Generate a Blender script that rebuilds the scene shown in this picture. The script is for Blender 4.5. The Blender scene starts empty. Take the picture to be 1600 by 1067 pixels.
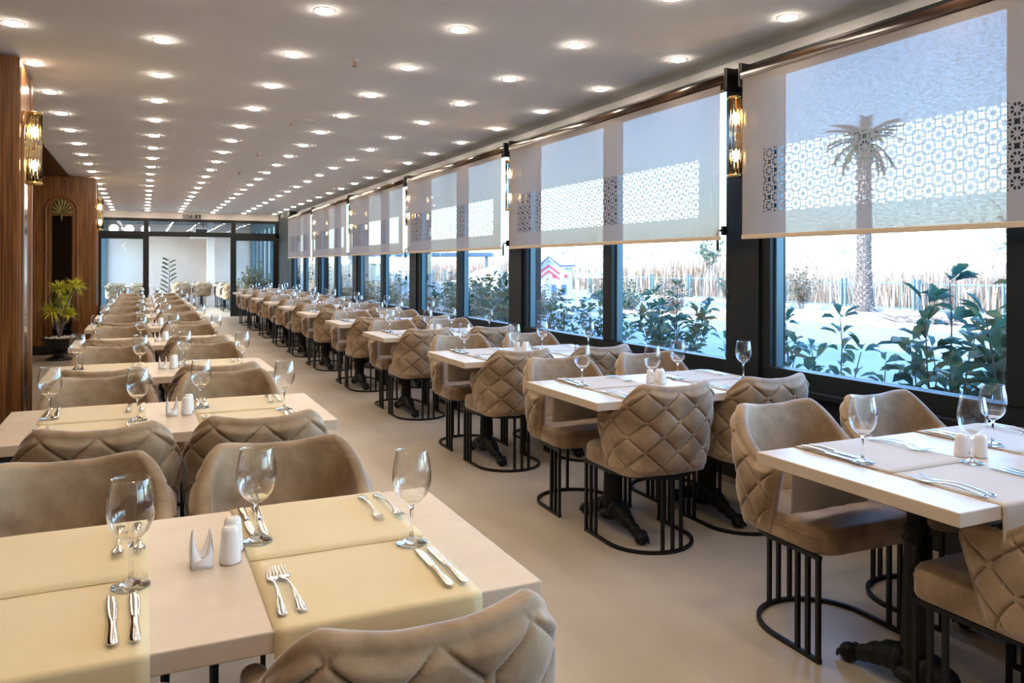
import bpy, math, random
from math import sin, cos, pi, radians as R, sqrt
from mathutils import Vector, Matrix

C = bpy.context.scene.collection
scene = bpy.context.scene

# ------------------------------------------------------------------ camera
cam_data = bpy.data.cameras.new('camera')
cam = bpy.data.objects.new('camera', cam_data)
C.objects.link(cam)
cam.location = (0, 0, 1.40)
cam_data.sensor_width = 36
cam_data.lens = 1235.47 / 1600 * 36
cam_data.shift_y = -(533.5 - 414.8) / 1600
cam_data.clip_start = 0.05
cam_data.clip_end = 500
cam.matrix_world = (Matrix.Translation((0, 0, 1.40)) @ Matrix.Rotation(-0.437336, 4, 'Z')
                    @ Matrix.Rotation(pi / 2, 4, 'X') @ Matrix.Rotation(0.0022, 4, 'Z'))
scene.camera = cam

# ------------------------------------------------------------------ world, sun, exposure
world = bpy.data.worlds.new('sky')
scene.world = world
world.use_nodes = True
wn = world.node_tree
bg = wn.nodes['Background']
sky = wn.nodes.new('ShaderNodeTexSky')
sky.sky_type = 'NISHITA'
sky.sun_disc = False
sky.sun_elevation = R(24)
sky.sun_rotation = R(-97)
sky.air_density = 1.2
sky.dust_density = 1.0
sky.ozone_density = 3.0
tint = wn.nodes.new('ShaderNodeMix')
tint.data_type = 'RGBA'
tint.blend_type = 'MULTIPLY'
tint.inputs[0].default_value = 1
tint.inputs[7].default_value = (0.80, 0.97, 1.22, 1)
wn.links.new(sky.outputs[0], tint.inputs[6])
wn.links.new(tint.outputs[2], bg.inputs[0])
bg.inputs[1].default_value = 1.2

sd = bpy.data.lights.new('sun', 'SUN')
sd.energy = 8.5
sd.angle = R(0.6)
sd.color = (1.0, 0.95, 0.88)
sun = bpy.data.objects.new('sun', sd)
C.objects.link(sun)
SUNDIR = Vector((-cos(R(24)) * cos(R(8)), cos(R(24)) * sin(R(8)), sin(R(24))))
sun.rotation_euler = SUNDIR.to_track_quat('Z', 'Y').to_euler()
sun.location = (-20, 5, 15)

scene.view_settings.view_transform = 'Standard'
scene.view_settings.look = 'None'
scene.view_settings.gamma = 1
scene.view_settings.use_curve_mapping = False
scene.view_settings.exposure = 0.36
DOWNLIGHT = 98.0
BULB = 150.0

# ------------------------------------------------------------------ materials
MATS = {}


def principled(name, col, rough=0.5, metal=0.0, **kw):
    m = bpy.data.materials.new(name)
    m.use_nodes = True
    p = m.node_tree.nodes['Principled BSDF']
    p.inputs['Base Color'].default_value = (*col, 1)
    p.inputs['Roughness'].default_value = rough
    p.inputs['Metallic'].default_value = metal
    for k, v in kw.items():
        p.inputs[k.replace('_', ' ')].default_value = v
    MATS[name] = m
    return m


def N(m, t, **kw):
    n = m.node_tree.nodes.new(t)
    for k, v in kw.items():
        setattr(n, k, v)
    return n


def L(m, a, b):
    m.node_tree.links.new(a, b)


def mottle(name, c1, c2, scale=(1, 1, 1), nscale=5, rough=0.5, detail=4, bump=0.0, lo=.35, hi=.65, space='Object', bscale=None, **kw):
    m = principled(name, c1, rough, **kw)
    p = m.node_tree.nodes['Principled BSDF']
    tc = N(m, 'ShaderNodeTexCoord')
    mp = N(m, 'ShaderNodeMapping')
    mp.inputs['Scale'].default_value = scale
    L(m, tc.outputs[space], mp.inputs[0])
    nz = N(m, 'ShaderNodeTexNoise')
    nz.inputs['Scale'].default_value = nscale
    nz.inputs['Detail'].default_value = detail
    L(m, mp.outputs[0], nz.inputs['Vector'])
    cr = N(m, 'ShaderNodeValToRGB')
    cr.color_ramp.elements[0].position = lo
    cr.color_ramp.elements[1].position = hi
    cr.color_ramp.elements[0].color = (*c1, 1)
    cr.color_ramp.elements[1].color = (*c2, 1)
    L(m, nz.outputs['Fac'], cr.inputs[0])
    L(m, cr.outputs[0], p.inputs['Base Color'])
    if bump:
        n2 = N(m, 'ShaderNodeTexNoise')
        n2.inputs['Scale'].default_value = bscale or nscale * 3
        n2.inputs['Detail'].default_value = 3
        L(m, mp.outputs[0], n2.inputs['Vector'])
        b = N(m, 'ShaderNodeBump')
        b.inputs['Strength'].default_value = bump
        b.inputs['Distance'].default_value = 0.01
        L(m, n2.outputs['Fac'], b.inputs['Height'])
        L(m, b.outputs[0], p.inputs['Normal'])
    return m


velvet = mottle('velvet', (0.222, 0.139, 0.069), (0.405, 0.288, 0.174), nscale=6.5, rough=0.60, detail=6, bump=0.12, bscale=60, lo=.40, hi=.62)
velvet.node_tree.nodes['Principled BSDF'].inputs['Sheen Weight'].default_value = 0.75
velvet.node_tree.nodes['Principled BSDF'].inputs['Sheen Roughness'].default_value = 0.35
velvet.node_tree.nodes['Principled BSDF'].inputs['Sheen Tint'].default_value = (0.92, 0.90, 0.95, 1)
black_metal = principled('black_metal', (0.003, 0.003, 0.0035), 0.42, Specular_IOR_Level=0.35)
cast_iron = mottle('cast_iron', (0.003, 0.003, 0.003), (0.006, 0.006, 0.005), nscale=40, rough=0.5, bump=0.3, Specular_IOR_Level=0.3)
table_top = mottle('table_laminate', (0.62, 0.505, 0.38), (0.66, 0.545, 0.415), nscale=14, rough=0.36, detail=5)
ceramic = principled('white_ceramic', (0.82, 0.79, 0.77), 0.12)
steel = principled('steel', (0.72, 0.70, 0.68), 0.14, 1.0)
brass = principled('brass', (0.60, 0.42, 0.18), 0.25, 1.0)
anthracite = mottle('anthracite_frame', (0.006, 0.009, 0.011), (0.008, 0.012, 0.014), nscale=8, rough=0.45, Specular_IOR_Level=0.35)
aluminium = principled('teal_grey_frame_edge', (0.10, 0.17, 0.20), 0.35, 0.3)
dark_panel = mottle('dark_wall_panel', (0.010, 0.011, 0.013), (0.014, 0.015, 0.017), nscale=4, rough=0.6)
ceiling_paint = mottle('ceiling_paint', (0.76, 0.785, 0.82), (0.78, 0.805, 0.84), nscale=2, rough=0.9)
white_paint = mottle('white_paint', (0.66, 0.63, 0.61), (0.70, 0.67, 0.65), nscale=2, rough=0.85)
plaster = mottle('plaster_wall', (0.56, 0.46, 0.40), (0.64, 0.54, 0.475), nscale=1.2, rough=0.85, detail=6)
wood = mottle('walnut_panel', (0.12, 0.042, 0.008), (0.29, 0.115, 0.026), scale=(14, 14, .7), nscale=3, rough=0.36, detail=6)
wood_dark = mottle('dark_walnut', (0.035, 0.014, 0.006), (0.07, 0.028, 0.010), scale=(14, 14, .7), nscale=3, rough=0.35, detail=5)
tube_wood = principled('brown_lacquer', (0.032, 0.016, 0.008), 0.30, Specular_IOR_Level=0.25)
plastic_black = principled('black_plastic', (0.01, 0.01, 0.01), 0.4)
skirting = principled('beige_skirting', (0.5, 0.38, 0.28), 0.5)
cream_bar = principled('cream_hem', (0.62, 0.50, 0.36), 0.6)
olive_gold = mottle('aged_gold_relief', (0.16, 0.14, 0.04), (0.30, 0.25, 0.08), nscale=20, rough=0.4, metal=0.4)
smoked = principled('smoked_mirror', (0.05, 0.045, 0.04), 0.04, 0.9)
silver_mirror = principled('silver_mirror', (0.62, 0.62, 0.64), 0.12, 1.0)
bark = mottle('bark', (0.13, 0.10, 0.085), (0.26, 0.215, 0.19), nscale=12, rough=0.9)
pebble = principled('white_pebble', (0.75, 0.72, 0.66), 0.7)
sign_black = principled('sign_black', (0.012, 0.014, 0.012), 0.4)
sign_white = principled('sign_white', (0.75, 0.77, 0.74), 0.5)


def linen(name, c1, c2):
    m = mottle(name, c1, c2, scale=(1, 1, 1), nscale=3, rough=0.8, detail=2, lo=.3, hi=.7)
    p = m.node_tree.nodes['Principled BSDF']
    p.inputs['Sheen Weight'].default_value = 0.2
    tc = N(m, 'ShaderNodeTexCoord')
    w1 = N(m, 'ShaderNodeTexWave', bands_direction='X')
    w2 = N(m, 'ShaderNodeTexWave', bands_direction='Y')
    for w in (w1, w2):
        w.inputs['Scale'].default_value = 240
        w.inputs['Distortion'].default_value = 1.5
        L(m, tc.outputs['Object'], w.inputs['Vector'])
    ad = N(m, 'ShaderNodeMath', operation='ADD')
    L(m, w1.outputs['Fac'], ad.inputs[0])
    L(m, w2.outputs['Fac'], ad.inputs[1])
    b = N(m, 'ShaderNodeBump')
    b.inputs['Strength'].default_value = 0.06
    b.inputs['Distance'].default_value = 0.002
    L(m, ad.outputs[0], b.inputs['Height'])
    L(m, b.outputs[0], p.inputs['Normal'])
    return m


linen_yellow = linen('cream_linen', (0.70, 0.55, 0.29), (0.75, 0.61, 0.35))
linen_beige = linen('beige_linen', (0.50, 0.44, 0.36), (0.56, 0.50, 0.42))


def glass_mat(name, tint=(1, 1, 1), refl=1.0, ior=1.5, f0=.03, p=5.0):
    m = bpy.data.materials.new(name)
    m.use_nodes = True
    nt = m.node_tree
    nt.nodes.remove(nt.nodes['Principled BSDF'])
    out = nt.nodes['Material Output']
    tr = N(m, 'ShaderNodeBsdfTransparent')
    tr.inputs[0].default_value = (*tint, 1)
    gl = N(m, 'ShaderNodeBsdfGlossy')
    gl.inputs['Roughness'].default_value = 0.0
    gl.inputs[0].default_value = (refl, refl, refl, 1)
    ge = N(m, 'ShaderNodeNewGeometry')
    dp = N(m, 'ShaderNodeVectorMath', operation='DOT_PRODUCT')
    L(m, ge.outputs['Incoming'], dp.inputs[0])
    L(m, ge.outputs['Normal'], dp.inputs[1])
    ab = N(m, 'ShaderNodeMath', operation='ABSOLUTE')
    L(m, dp.outputs['Value'], ab.inputs[0])
    om = N(m, 'ShaderNodeMath', operation='SUBTRACT')
    om.inputs[0].default_value = 1
    L(m, ab.outputs[0], om.inputs[1])
    pw = N(m, 'ShaderNodeMath', operation='POWER')
    L(m, om.outputs[0], pw.inputs[0])
    pw.inputs[1].default_value = p
    fr = N(m, 'ShaderNodeMath', operation='MULTIPLY_ADD')
    L(m, pw.outputs[0], fr.inputs[0])
    fr.inputs[1].default_value = 1.2
    fr.inputs[2].default_value = f0
    mx = N(m, 'ShaderNodeMixShader')
    L(m, fr.outputs[0], mx.inputs[0])
    L(m, tr.outputs[0], mx.inputs[1])
    L(m, gl.outputs[0], mx.inputs[2])
    L(m, mx.outputs[0], out.inputs[0])
    return m


pane_glass = glass_mat('window_glass', (0.93, 0.975, 0.985), 0.8, 1.3)
crystal = principled('crystal_glass', (1, 1, 1), 0.0, 0.0, Transmission_Weight=1.0, IOR=1.45)
bowl_glass = glass_mat('bowl_glass', (0.985, 0.99, 0.99), 1.0, f0=.045, p=3.0)
rod_glass = principled('clear_rod_glass', (1.0, 0.93, 0.8), 0.02, 0.0, Transmission_Weight=1.0, IOR=1.3)


def emit(name, col, s):
    m = bpy.data.materials.new(name)
    m.use_nodes = True
    p = m.node_tree.nodes['Principled BSDF']
    p.inputs['Base Color'].default_value = (*col, 1)
    p.inputs['Emission Color'].default_value = (*col, 1)
    p.inputs['Emission Strength'].default_value = s
    return m


led = emit('downlight_diffuser', (1.0, 0.83, 0.65), DOWNLIGHT)
bulb_mat = emit('warm_bulb', (1.0, 0.66, 0.30), BULB)
panel_led = emit('led_panel', (1.0, 0.97, 0.92), 9)
globe_mat = emit('opal_globe', (1.0, 0.97, 0.92), 1.5)

# floor: big stone tiles
floor_mat = mottle('stone_tile', (0.43, 0.365, 0.275), (0.53, 0.455, 0.355), nscale=1.6, rough=0.34, detail=8, lo=.3, hi=.7)
_p = floor_mat.node_tree.nodes['Principled BSDF']
_tc = N(floor_mat, 'ShaderNodeTexCoord')
_mp = N(floor_mat, 'ShaderNodeMapping')
_mp.inputs['Rotation'].default_value = (0, 0, pi / 2)
_br = N(floor_mat, 'ShaderNodeTexBrick')
_br.inputs['Scale'].default_value = 1
_br.inputs['Brick Width'].default_value = 1.2
_br.inputs['Row Height'].default_value = 0.6
_br.inputs['Mortar Size'].default_value = 0.0018
_br.inputs['Mortar Smooth'].default_value = 0.2
_br.inputs['Color1'].default_value = (1, 1, 1, 1)
_br.inputs['Color2'].default_value = (0.94, 0.94, 0.95, 1)
_br.inputs['Mortar'].default_value = (1.22, 1.2, 1.16, 1)
L(floor_mat, _tc.outputs['Object'], _mp.inputs[0])
L(floor_mat, _mp.outputs[0], _br.inputs['Vector'])
_mx = N(floor_mat, 'ShaderNodeMix', data_type='RGBA', blend_type='MULTIPLY')
_mx.inputs[0].default_value = 1
_cr = [n for n in floor_mat.node_tree.nodes if n.type == 'VALTORGB'][0]
L(floor_mat, _cr.outputs[0], _mx.inputs[6])
L(floor_mat, _br.outputs['Color'], _mx.inputs[7])
L(floor_mat, _mx.outputs[2], _p.inputs['Base Color'])


# roller blind screen fabric, with a laser cut star lattice band (uv in metres)
def blind_material():
    m = bpy.data.materials.new('blind_fabric')
    m.use_nodes = True
    nt = m.node_tree
    nt.nodes.remove(nt.nodes['Principled BSDF'])
    out = nt.nodes['Material Output']
    uv = N(m, 'ShaderNodeUVMap', uv_map='UVMap')
    sep = N(m, 'ShaderNodeSeparateXYZ')
    L(m, uv.outputs[0], sep.inputs[0])
    U, V = sep.outputs[0], sep.outputs[1]

    def M(op, a, b=None, c=None):
        n = N(m, 'ShaderNodeMath', operation=op)
        for i, v in enumerate((a, b, c)):
            if v is None:
                continue
            if isinstance(v, (int, float)):
                n.inputs[i].default_value = v
            else:
                L(m, v, n.inputs[i])
        return n.outputs[0]
    d = 0.0728
    k = 1 / (sqrt(2) * d)
    x = M('SUBTRACT', M('FRACT', M('MULTIPLY', M('ADD', U, V), k)), 0.5)
    y = M('SUBTRACT', M('FRACT', M('ADD', M('MULTIPLY', M('SUBTRACT', U, V), k), 50)), 0.5)
    r = M('SQRT', M('ADD', M('MULTIPLY', x, x), M('MULTIPLY', y, y)))
    th = M('ARCTAN2', y, x)
    dist = M('MULTIPLY', M('MULTIPLY', r, M('ABSOLUTE', M('SINE', M('MULTIPLY', th, 4)))), 0.25)
    petal = M('MULTIPLY', M('LESS_THAN', r, 0.40), M('GREATER_THAN', dist, M('ADD', 0.038, M('MULTIPLY', M('ABSOLUTE', M('SUBTRACT', r, .26)), .13))))
    cusp = M('GREATER_THAN', r, 0.545)
    hole = M('MAXIMUM', petal, cusp)
    # band limits, stored in second uv layer: u from 0..1 inside
    uv2 = N(m, 'ShaderNodeUVMap', uv_map='Band')
    s2 = N(m, 'ShaderNodeSeparateXYZ')
    L(m, uv2.outputs[0], s2.inputs[0])
    a, b = s2.outputs[0], s2.outputs[1]
    inb = M('MULTIPLY', M('MULTIPLY', M('GREATER_THAN', a, 0.0), M('LESS_THAN', a, 1.0)),
            M('MULTIPLY', M('GREATER_THAN', b, 0.0), M('LESS_THAN', b, 1.0)))
    hole = M('MULTIPLY', hole, inb)
    # weave
    tc = N(m, 'ShaderNodeTexCoord')
    mp = N(m, 'ShaderNodeMapping')
    mp.inputs['Scale'].default_value = (1, 26, 120)
    L(m, tc.outputs['Object'], mp.inputs[0])
    nz = N(m, 'ShaderNodeTexNoise')
    nz.inputs['Scale'].default_value = 1.3
    nz.inputs['Detail'].default_value = 5
    nz.inputs['Roughness'].default_value = 0.75
    L(m, mp.outputs[0], nz.inputs['Vector'])
    op = M('MAXIMUM', M('ADD', M('MULTIPLY', nz.outputs['Fac'], 0.24), -0.065), 0.01)
    di = N(m, 'ShaderNodeBsdfDiffuse')
    di.inputs[0].default_value = (0.37, 0.335, 0.315, 1)
    tl = N(m, 'ShaderNodeBsdfTranslucent')
    tl.inputs[0].default_value = (0.46, 0.46, 0.47, 1)
    mx = N(m, 'ShaderNodeMixShader')
    mx.inputs[0].default_value = 0.10
    L(m, di.outputs[0], mx.inputs[1])
    L(m, tl.outputs[0], mx.inputs[2])
    tr = N(m, 'ShaderNodeBsdfTransparent')
    m2 = N(m, 'ShaderNodeMixShader')
    L(m, M('MAXIMUM', op, hole), m2.inputs[0])
    L(m, mx.outputs[0], m2.inputs[1])
    L(m, tr.outputs[0], m2.inputs[2])
    L(m, m2.outputs[0], out.inputs[0])
    return m


blind_fabric = blind_material()


def leaf_mat(name, c1, c2, c3, scale=9, trans=0.35):
    m = mottle(name, c1, c2, nscale=scale, rough=0.38, detail=2, lo=.38, hi=.6)
    cr = [n for n in m.node_tree.nodes if n.type == 'VALTORGB'][0]
    cr.color_ramp.elements[1].position = .52
    e = cr.color_ramp.elements.new(0.62)
    e.color = (*c3, 1)
    p = m.node_tree.nodes['Principled BSDF']
    tl = N(m, 'ShaderNodeBsdfTranslucent')
    L(m, cr.outputs[0], tl.inputs[0])
    mx = N(m, 'ShaderNodeMixShader')
    mx.inputs[0].default_value = trans
    L(m, p.outputs[0], mx.inputs[1])
    L(m, tl.outputs[0], mx.inputs[2])
    L(m, mx.outputs[0], m.node_tree.nodes['Material Output'].inputs[0])
    return m


leaf_big = leaf_mat('glossy_leaf', (0.05, 0.13, 0.10), (0.09, 0.19, 0.10), (0.28, 0.22, 0.09), scale=7, trans=.4)
leaf_hedge = leaf_mat('hedge_leaf', (0.06, 0.14, 0.10), (0.12, 0.18, 0.09), (0.36, 0.24, 0.15), scale=4)
leaf_dry = leaf_mat('dry_leaf', (0.22, 0.15, 0.09), (0.34, 0.24, 0.15), (0.10, 0.16, 0.08), scale=3)
leaf_yucca = leaf_mat('spotlit_yucca_leaf', (0.66, 0.62, 0.05), (0.80, 0.76, 0.12), (0.16, 0.20, 0.03), scale=6, trans=.25)  # yellow-green leaf, brightened so its colour carries spotlight on the tufts
leaf_olive = leaf_mat('olive_leaf', (0.16, 0.17, 0.07), (0.30, 0.26, 0.13), (0.36, 0.30, 0.18), scale=6)
frond_mat = leaf_mat('palm_frond', (0.06, 0.07, 0.035), (0.10, 0.10, 0.05), (0.16, 0.13, 0.07), scale=2)
reed_mat = leaf_mat('dry_reed', (0.34, 0.23, 0.155), (0.46, 0.33, 0.235), (0.54, 0.40, 0.30), scale=2, trans=.2)
twig_mat = principled('hazy_twigs', (0.36, 0.33, 0.34), 0.9)  # distance haze put into the pale twig colour
paving = mottle('pale_paving', (0.25, 0.265, 0.28), (0.30, 0.305, 0.31), nscale=.8, rough=0.8, detail=8)
soil = mottle('orange_soil', (0.42, 0.22, 0.10), (0.55, 0.34, 0.18), nscale=3, rough=0.9)
kerb_mat = principled('kerb_stone', (0.46, 0.45, 0.44), 0.8)
fence_mat = principled('fence_green_grey', (0.10, 0.17, 0.18), 0.5)
rock_mat = mottle('rock', (0.36, 0.26, 0.20), (0.55, 0.44, 0.36), nscale=3, rough=0.9)
cream_wall = mottle('cream_render', (0.62, 0.50, 0.30), (0.68, 0.57, 0.38), nscale=2, rough=0.8)
white_wood = mottle('white_blue_boards', (0.34, 0.44, 0.52), (0.52, 0.58, 0.62), scale=(6, 6, .3), nscale=2, rough=0.7)
red_paint = principled('red_paint', (0.55, 0.06, 0.08), 0.6)
slate_roof = principled('slate_blue_roof', (0.07, 0.12, 0.18), 0.6)
field_mat = mottle('dry_field', (0.38, 0.30, 0.22), (0.50, 0.41, 0.31), nscale=.3, rough=0.95)


# ------------------------------------------------------------------ mesh helpers
class MB:
    def __init__(s):
        s.v = []; s.f = []; s.sm = []; s.mi = []

    def add(s, verts, faces, smooth=False, mi=0):
        o = len(s.v)
        s.v += [tuple(v) for v in verts]
        for f in faces:
            s.f.append(tuple(i + o for i in f)); s.sm.append(smooth); s.mi.append(mi)

    def box(s, x0, x1, y0, y1, z0, z1, mi=0, M=None):
        vs = [(x0, y0, z0), (x1, y0, z0), (x1, y1, z0), (x0, y1, z0), (x0, y0, z1), (x1, y0, z1), (x1, y1, z1), (x0, y1, z1)]
        if M is not None:
            vs = [M @ Vector(v) for v in vs]
        s.add(vs, [(0, 3, 2, 1), (4, 5, 6, 7), (0, 1, 5, 4), (1, 2, 6, 5), (2, 3, 7, 6), (3, 0, 4, 7)], False, mi)

    def lathe(s, prof, n=24, cx=0, cy=0, z0=0, cap0=True, cap1=True, mi=0, smooth=True, flute=None):
        vs = []
        for r, z in prof:
            for i in range(n):
                a = 2 * pi * i / n
                rr = r * (flute(a, z) if flute else 1)
                vs.append((cx + rr * cos(a), cy + rr * sin(a), z0 + z))
        fs = []
        for j in range(len(prof) - 1):
            for i in range(n):
                k = (i + 1) % n
                fs.append((j * n + i, j * n + k, (j + 1) * n + k, (j + 1) * n + i))
        s.add(vs, fs, smooth, mi)
        o = len(s.v) - len(vs)
        if cap0:
            s.f.append(tuple(o + i for i in reversed(range(n)))); s.sm.append(False); s.mi.append(mi)
        if cap1:
            s.f.append(tuple(o + (len(prof) - 1) * n + i for i in range(n))); s.sm.append(False); s.mi.append(mi)

    def tube(s, pts, r, n=6, mi=0, caps=True, smooth=True):
        pts = [Vector(p) for p in pts]
        rs = r if isinstance(r, (list, tuple)) else [r] * len(pts)
        vs = []
        prev = None
        for i, p in enumerate(pts):
            if i == 0:
                t = pts[1] - pts[0]
            elif i == len(pts) - 1:
                t = pts[-1] - pts[-2]
            else:
                t = pts[i + 1] - pts[i - 1]
            t.normalize()
            if prev is None:
                a = t.orthogonal().normalized()
            else:
                a = (prev - t * prev.dot(t))
                a = a.normalized() if a.length > 1e-6 else t.orthogonal().normalized()
            prev = a
            b = t.cross(a)
            for k in range(n):
                an = 2 * pi * k / n
                vs.append(p + (a * cos(an) + b * sin(an)) * rs[i])
        fs = []
        for j in range(len(pts) - 1):
            for i in range(n):
                k = (i + 1) % n
                fs.append((j * n + i, j * n + k, (j + 1) * n + k, (j + 1) * n + i))
        if caps:
            fs.append(tuple(reversed(range(n))))
            fs.append(tuple((len(pts) - 1) * n + i for i in range(n)))
        s.add(vs, fs, smooth, mi)

    def loft(s, rings, smooth=True, caps=True, mi=0, closed=True):
        n = len(rings[0])
        vs = [p for r in rings for p in r]
        fs = []
        for j in range(len(rings) - 1):
            for i in range(n if closed else n - 1):
                k = (i + 1) % n
                fs.append((j * n + i, j * n + k, (j + 1) * n + k, (j + 1) * n + i))
        if caps:
            fs.append(tuple(reversed(range(n))))
            fs.append(tuple((len(rings) - 1) * n + i for i in range(n)))
        s.add(vs, fs, smooth, mi)

    def prism(s, poly, a0, a1, axis='Y', mi=0):
        # poly of 2d points, extruded along axis
        def P(u, v, w):
            return {'X': (w, u, v), 'Y': (u, w, v), 'Z': (u, v, w)}[axis]
        n = len(poly)
        vs = [P(u, v, a0) for u, v in poly] + [P(u, v, a1) for u, v in poly]
        fs = [tuple(range(n)), tuple(reversed(range(n, 2 * n)))] + [(i, i + n, (i + 1) % n + n, (i + 1) % n) for i in range(n)]
        s.add(vs, fs, False, mi)

    def build(s, name, mats, parent=None, loc=(0, 0, 0), rotz=0.0):
        me = bpy.data.meshes.new(name)
        me.from_pydata(s.v, [], s.f)
        me.polygons.foreach_set('use_smooth', s.sm)
        if not isinstance(mats, (list, tuple)):
            mats = [mats]
        for m in mats:
            me.materials.append(m)
        me.polygons.foreach_set('material_index', s.mi)
        me.update()
        o = bpy.data.objects.new(name, me)
        C.objects.link(o)
        o.location = loc
        o.rotation_euler = (0, 0, rotz)
        if parent:
            o.parent = parent
        return o


def fixnormals(o):
    import bmesh
    bm = bmesh.new()
    bm.from_mesh(o.data)
    bmesh.ops.recalc_face_normals(bm, faces=bm.faces)
    bm.to_mesh(o.data)
    bm.free()
    return o


def bevel(o, w=0.004, seg=2):
    m = o.modifiers.new('bevel', 'BEVEL')
    m.width = w
    m.segments = seg
    m.limit_method = 'ANGLE'
    return o


def tag(o, label=None, cat=None, group=None, kind=None):
    if label: o['label'] = label
    if cat: o['category'] = cat
    if group: o['group'] = group
    if kind: o['kind'] = kind
    return o


def thing(name, label, cat, loc=(0, 0, 0), rotz=0, group=None, kind=None):
    o = bpy.data.objects.new(name, None)
    o.empty_display_size = 0.1
    C.objects.link(o)
    o.location = loc
    o.rotation_euler = (0, 0, rotz)
    return tag(o, label, cat, group, kind)


def copy_tree(o, parent=None):
    c = o.copy()
    C.objects.link(c)
    if parent is not None:
        c.parent = parent
    for ch in [x for x in o.children]:
        copy_tree(ch, c)
    return c


USED = {}


def place(proto, loc, rotz, label, group):
    """first use moves the prototype itself, later uses copy it"""
    key = proto.name
    if key in USED:
        o = copy_tree(proto)
    else:
        USED[key] = 1
        o = proto
    o.location = loc
    o.rotation_euler = (0, 0, rotz)
    o['label'] = label
    o['group'] = group
    return o


ORD = ['', 'first', 'second', 'third', 'fourth', 'fifth', 'sixth', 'seventh', 'eighth', 'ninth', 'tenth', 'eleventh', 'twelfth',
       'thirteenth', 'fourteenth', 'fifteenth', 'sixteenth', 'seventeenth', 'eighteenth', 'nineteenth', 'twentieth', 'twenty-first']

# ------------------------------------------------------------------ dimensions
CEIL = 2.79
XW = 3.43          # inner face of the window wall
YE = 22.7          # end wall
YB = -4.0          # wall behind the camera
PITCH = 3.36


def struct(name, mb, mat, parent=None):
    o = mb.build(name, mat, parent)
    o['kind'] = 'structure'
    return o


# floor
mb = MB(); mb.box(-3.2, 3.62, YB, 30.2, -0.12, 0.0)
struct('floor', mb, floor_mat)
# ceiling slab = roof of the building
mb = MB(); mb.box(-1.03, 3.95, YB - .2, 22.75, CEIL, 3.35)
struct('ceiling', mb, ceiling_paint)
mb = MB(); mb.box(-3.2, -1.032, YB - .2, 22.75, CEIL - .015, 3.35)
struct('ceiling_alcove', mb, wood_dark)
# left wall
mb = MB(); mb.box(-3.2, -3.0, YB, 14.3, 0, CEIL)
for k in range(22):
    mb.box(-3.0, -2.985, YB + .4 + k * .8, YB + .43 + k * .8, 0.1, CEIL - .02)
struct('wall_left', mb, wood)
mb = MB(); mb.box(-3.2, -1.2, 14.86, 15.0, 0, CEIL); mb.box(-1.35, -1.2, 15.0, YE, 0, CEIL)
struct('wall_left_far', mb, wood)
# wall behind the camera
mb = MB(); mb.box(-3.2, 3.6, YB - .2, YB, 0, CEIL)
struct('wall_back', mb, plaster)

# right wall: parapet under the windows, pillars, header
mb = MB()
mb.box(XW + .02, XW + .17, YB, 22.7, 0, 0.66)
struct('wall_right', mb, dark_panel)
mb = MB(); mb.box(XW + .005, XW + .02, YB, 22.7, 0, 0.035)
struct('baseboard_right', mb, skirting)
mb = MB(); mb.box(XW - .045, XW + .19, YB, 20.86, 0.66, 0.695)
bevel(struct('trim_1', mb, anthracite), .004)
mb = MB(); mb.box(XW + .20, XW + .30, YB, 22.7, 2.66, CEIL)
struct('wall_right_header', mb, ceiling_paint)
mb = MB(); mb.box(XW + .0, XW + .30, YB, 22.7, 2.645, 2.66)
struct('trim_2', mb, anthracite)
mb = MB(); mb.box(XW - .0, XW + .17, 20.86, 22.72, 0.0, CEIL)
struct('wall_right_end', mb, dark_panel)
PILL = [(3.71 + PITCH * k, 4.06 + PITCH * k) for k in range(-2, 6)]
for i, (a, b) in enumerate(PILL):
    mb = MB()
    mb.box(XW, XW + .17, a + .05, b, 0.695, 2.645)
    mb.box(XW + .17, XW + .23, a + .06, b - .02, 0.0, 2.645)
    bevel(struct('pillar_%d' % (i + 1), mb, anthracite), .003)

# window units between pillars
n = 0
for i in range(len(PILL) - 1, 0, -1):
    pass
for i in range(len(PILL) - 1):
    y0, y1 = PILL[i][1], PILL[i + 1][0] + .05
    n += 1
    w = thing('window_%d' % n, None, None, (0, 0, 0), kind='structure')
    ym = (PILL[i][1] + PILL[i + 1][0]) / 2 - 0.03
    mb = MB()
    mb.box(XW + .02, XW + .12, y0, y1, 0.695, 0.79)       # bottom rail
    mb.box(XW + .02, XW + .12, y0, y1, 2.58, 2.645)
    mb.box(XW + .02, XW + .12, y1 - .075, y1, 0.79, 2.58)
    mb.box(XW + .035, XW + .12, y0, y0 + .03, 0.79, 2.58)
    bevel(mb.build('window_frame', anthracite, w), .003)
    mb = MB()
    mb.box(XW + .01, XW + .10, ym - .07, ym + .055, 0.79, 2.58)
    bevel(mb.build('mullion', anthracite, w), .004)
    mb = MB()
    mb.box(XW + .06, XW + .115, ym - .085, ym - .0705, 0.79, 2.58)
    mb.box(XW + .06, XW + .115, y1 - .09, y1 - .0755, 0.79, 2.58)
    mb.build('glazing_bead', aluminium, w)
    mb = MB()
    mb.box(XW + .075, XW + .081, y0 + .03, ym - .07, 0.79, 2.58)
    mb.build('window_pane', pane_glass, w)
    mb = MB()
    mb.box(XW + .075, XW + .081, ym + .055, y1 - .075, 0.79, 2.58)
    mb.build('window_pane', pane_glass, w)
    if i >= 2:
        mb = MB()
        mb.box(XW - .02, XW + .02, y0 + .005, y0 + .027, 1.60, 1.66)
        mb.tube([(XW - .015, y0 + .016, 1.63), (XW - .05, y0 + .016, 1.63), (XW - .055, y0 + .018, 1.60), (XW - .05, y0 + .02, 1.50)], .009, 8)
        mb.build('window_handle', plastic_black, w)

# ------------------------------------------------------------------ roller blinds
BX = 3.325


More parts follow.
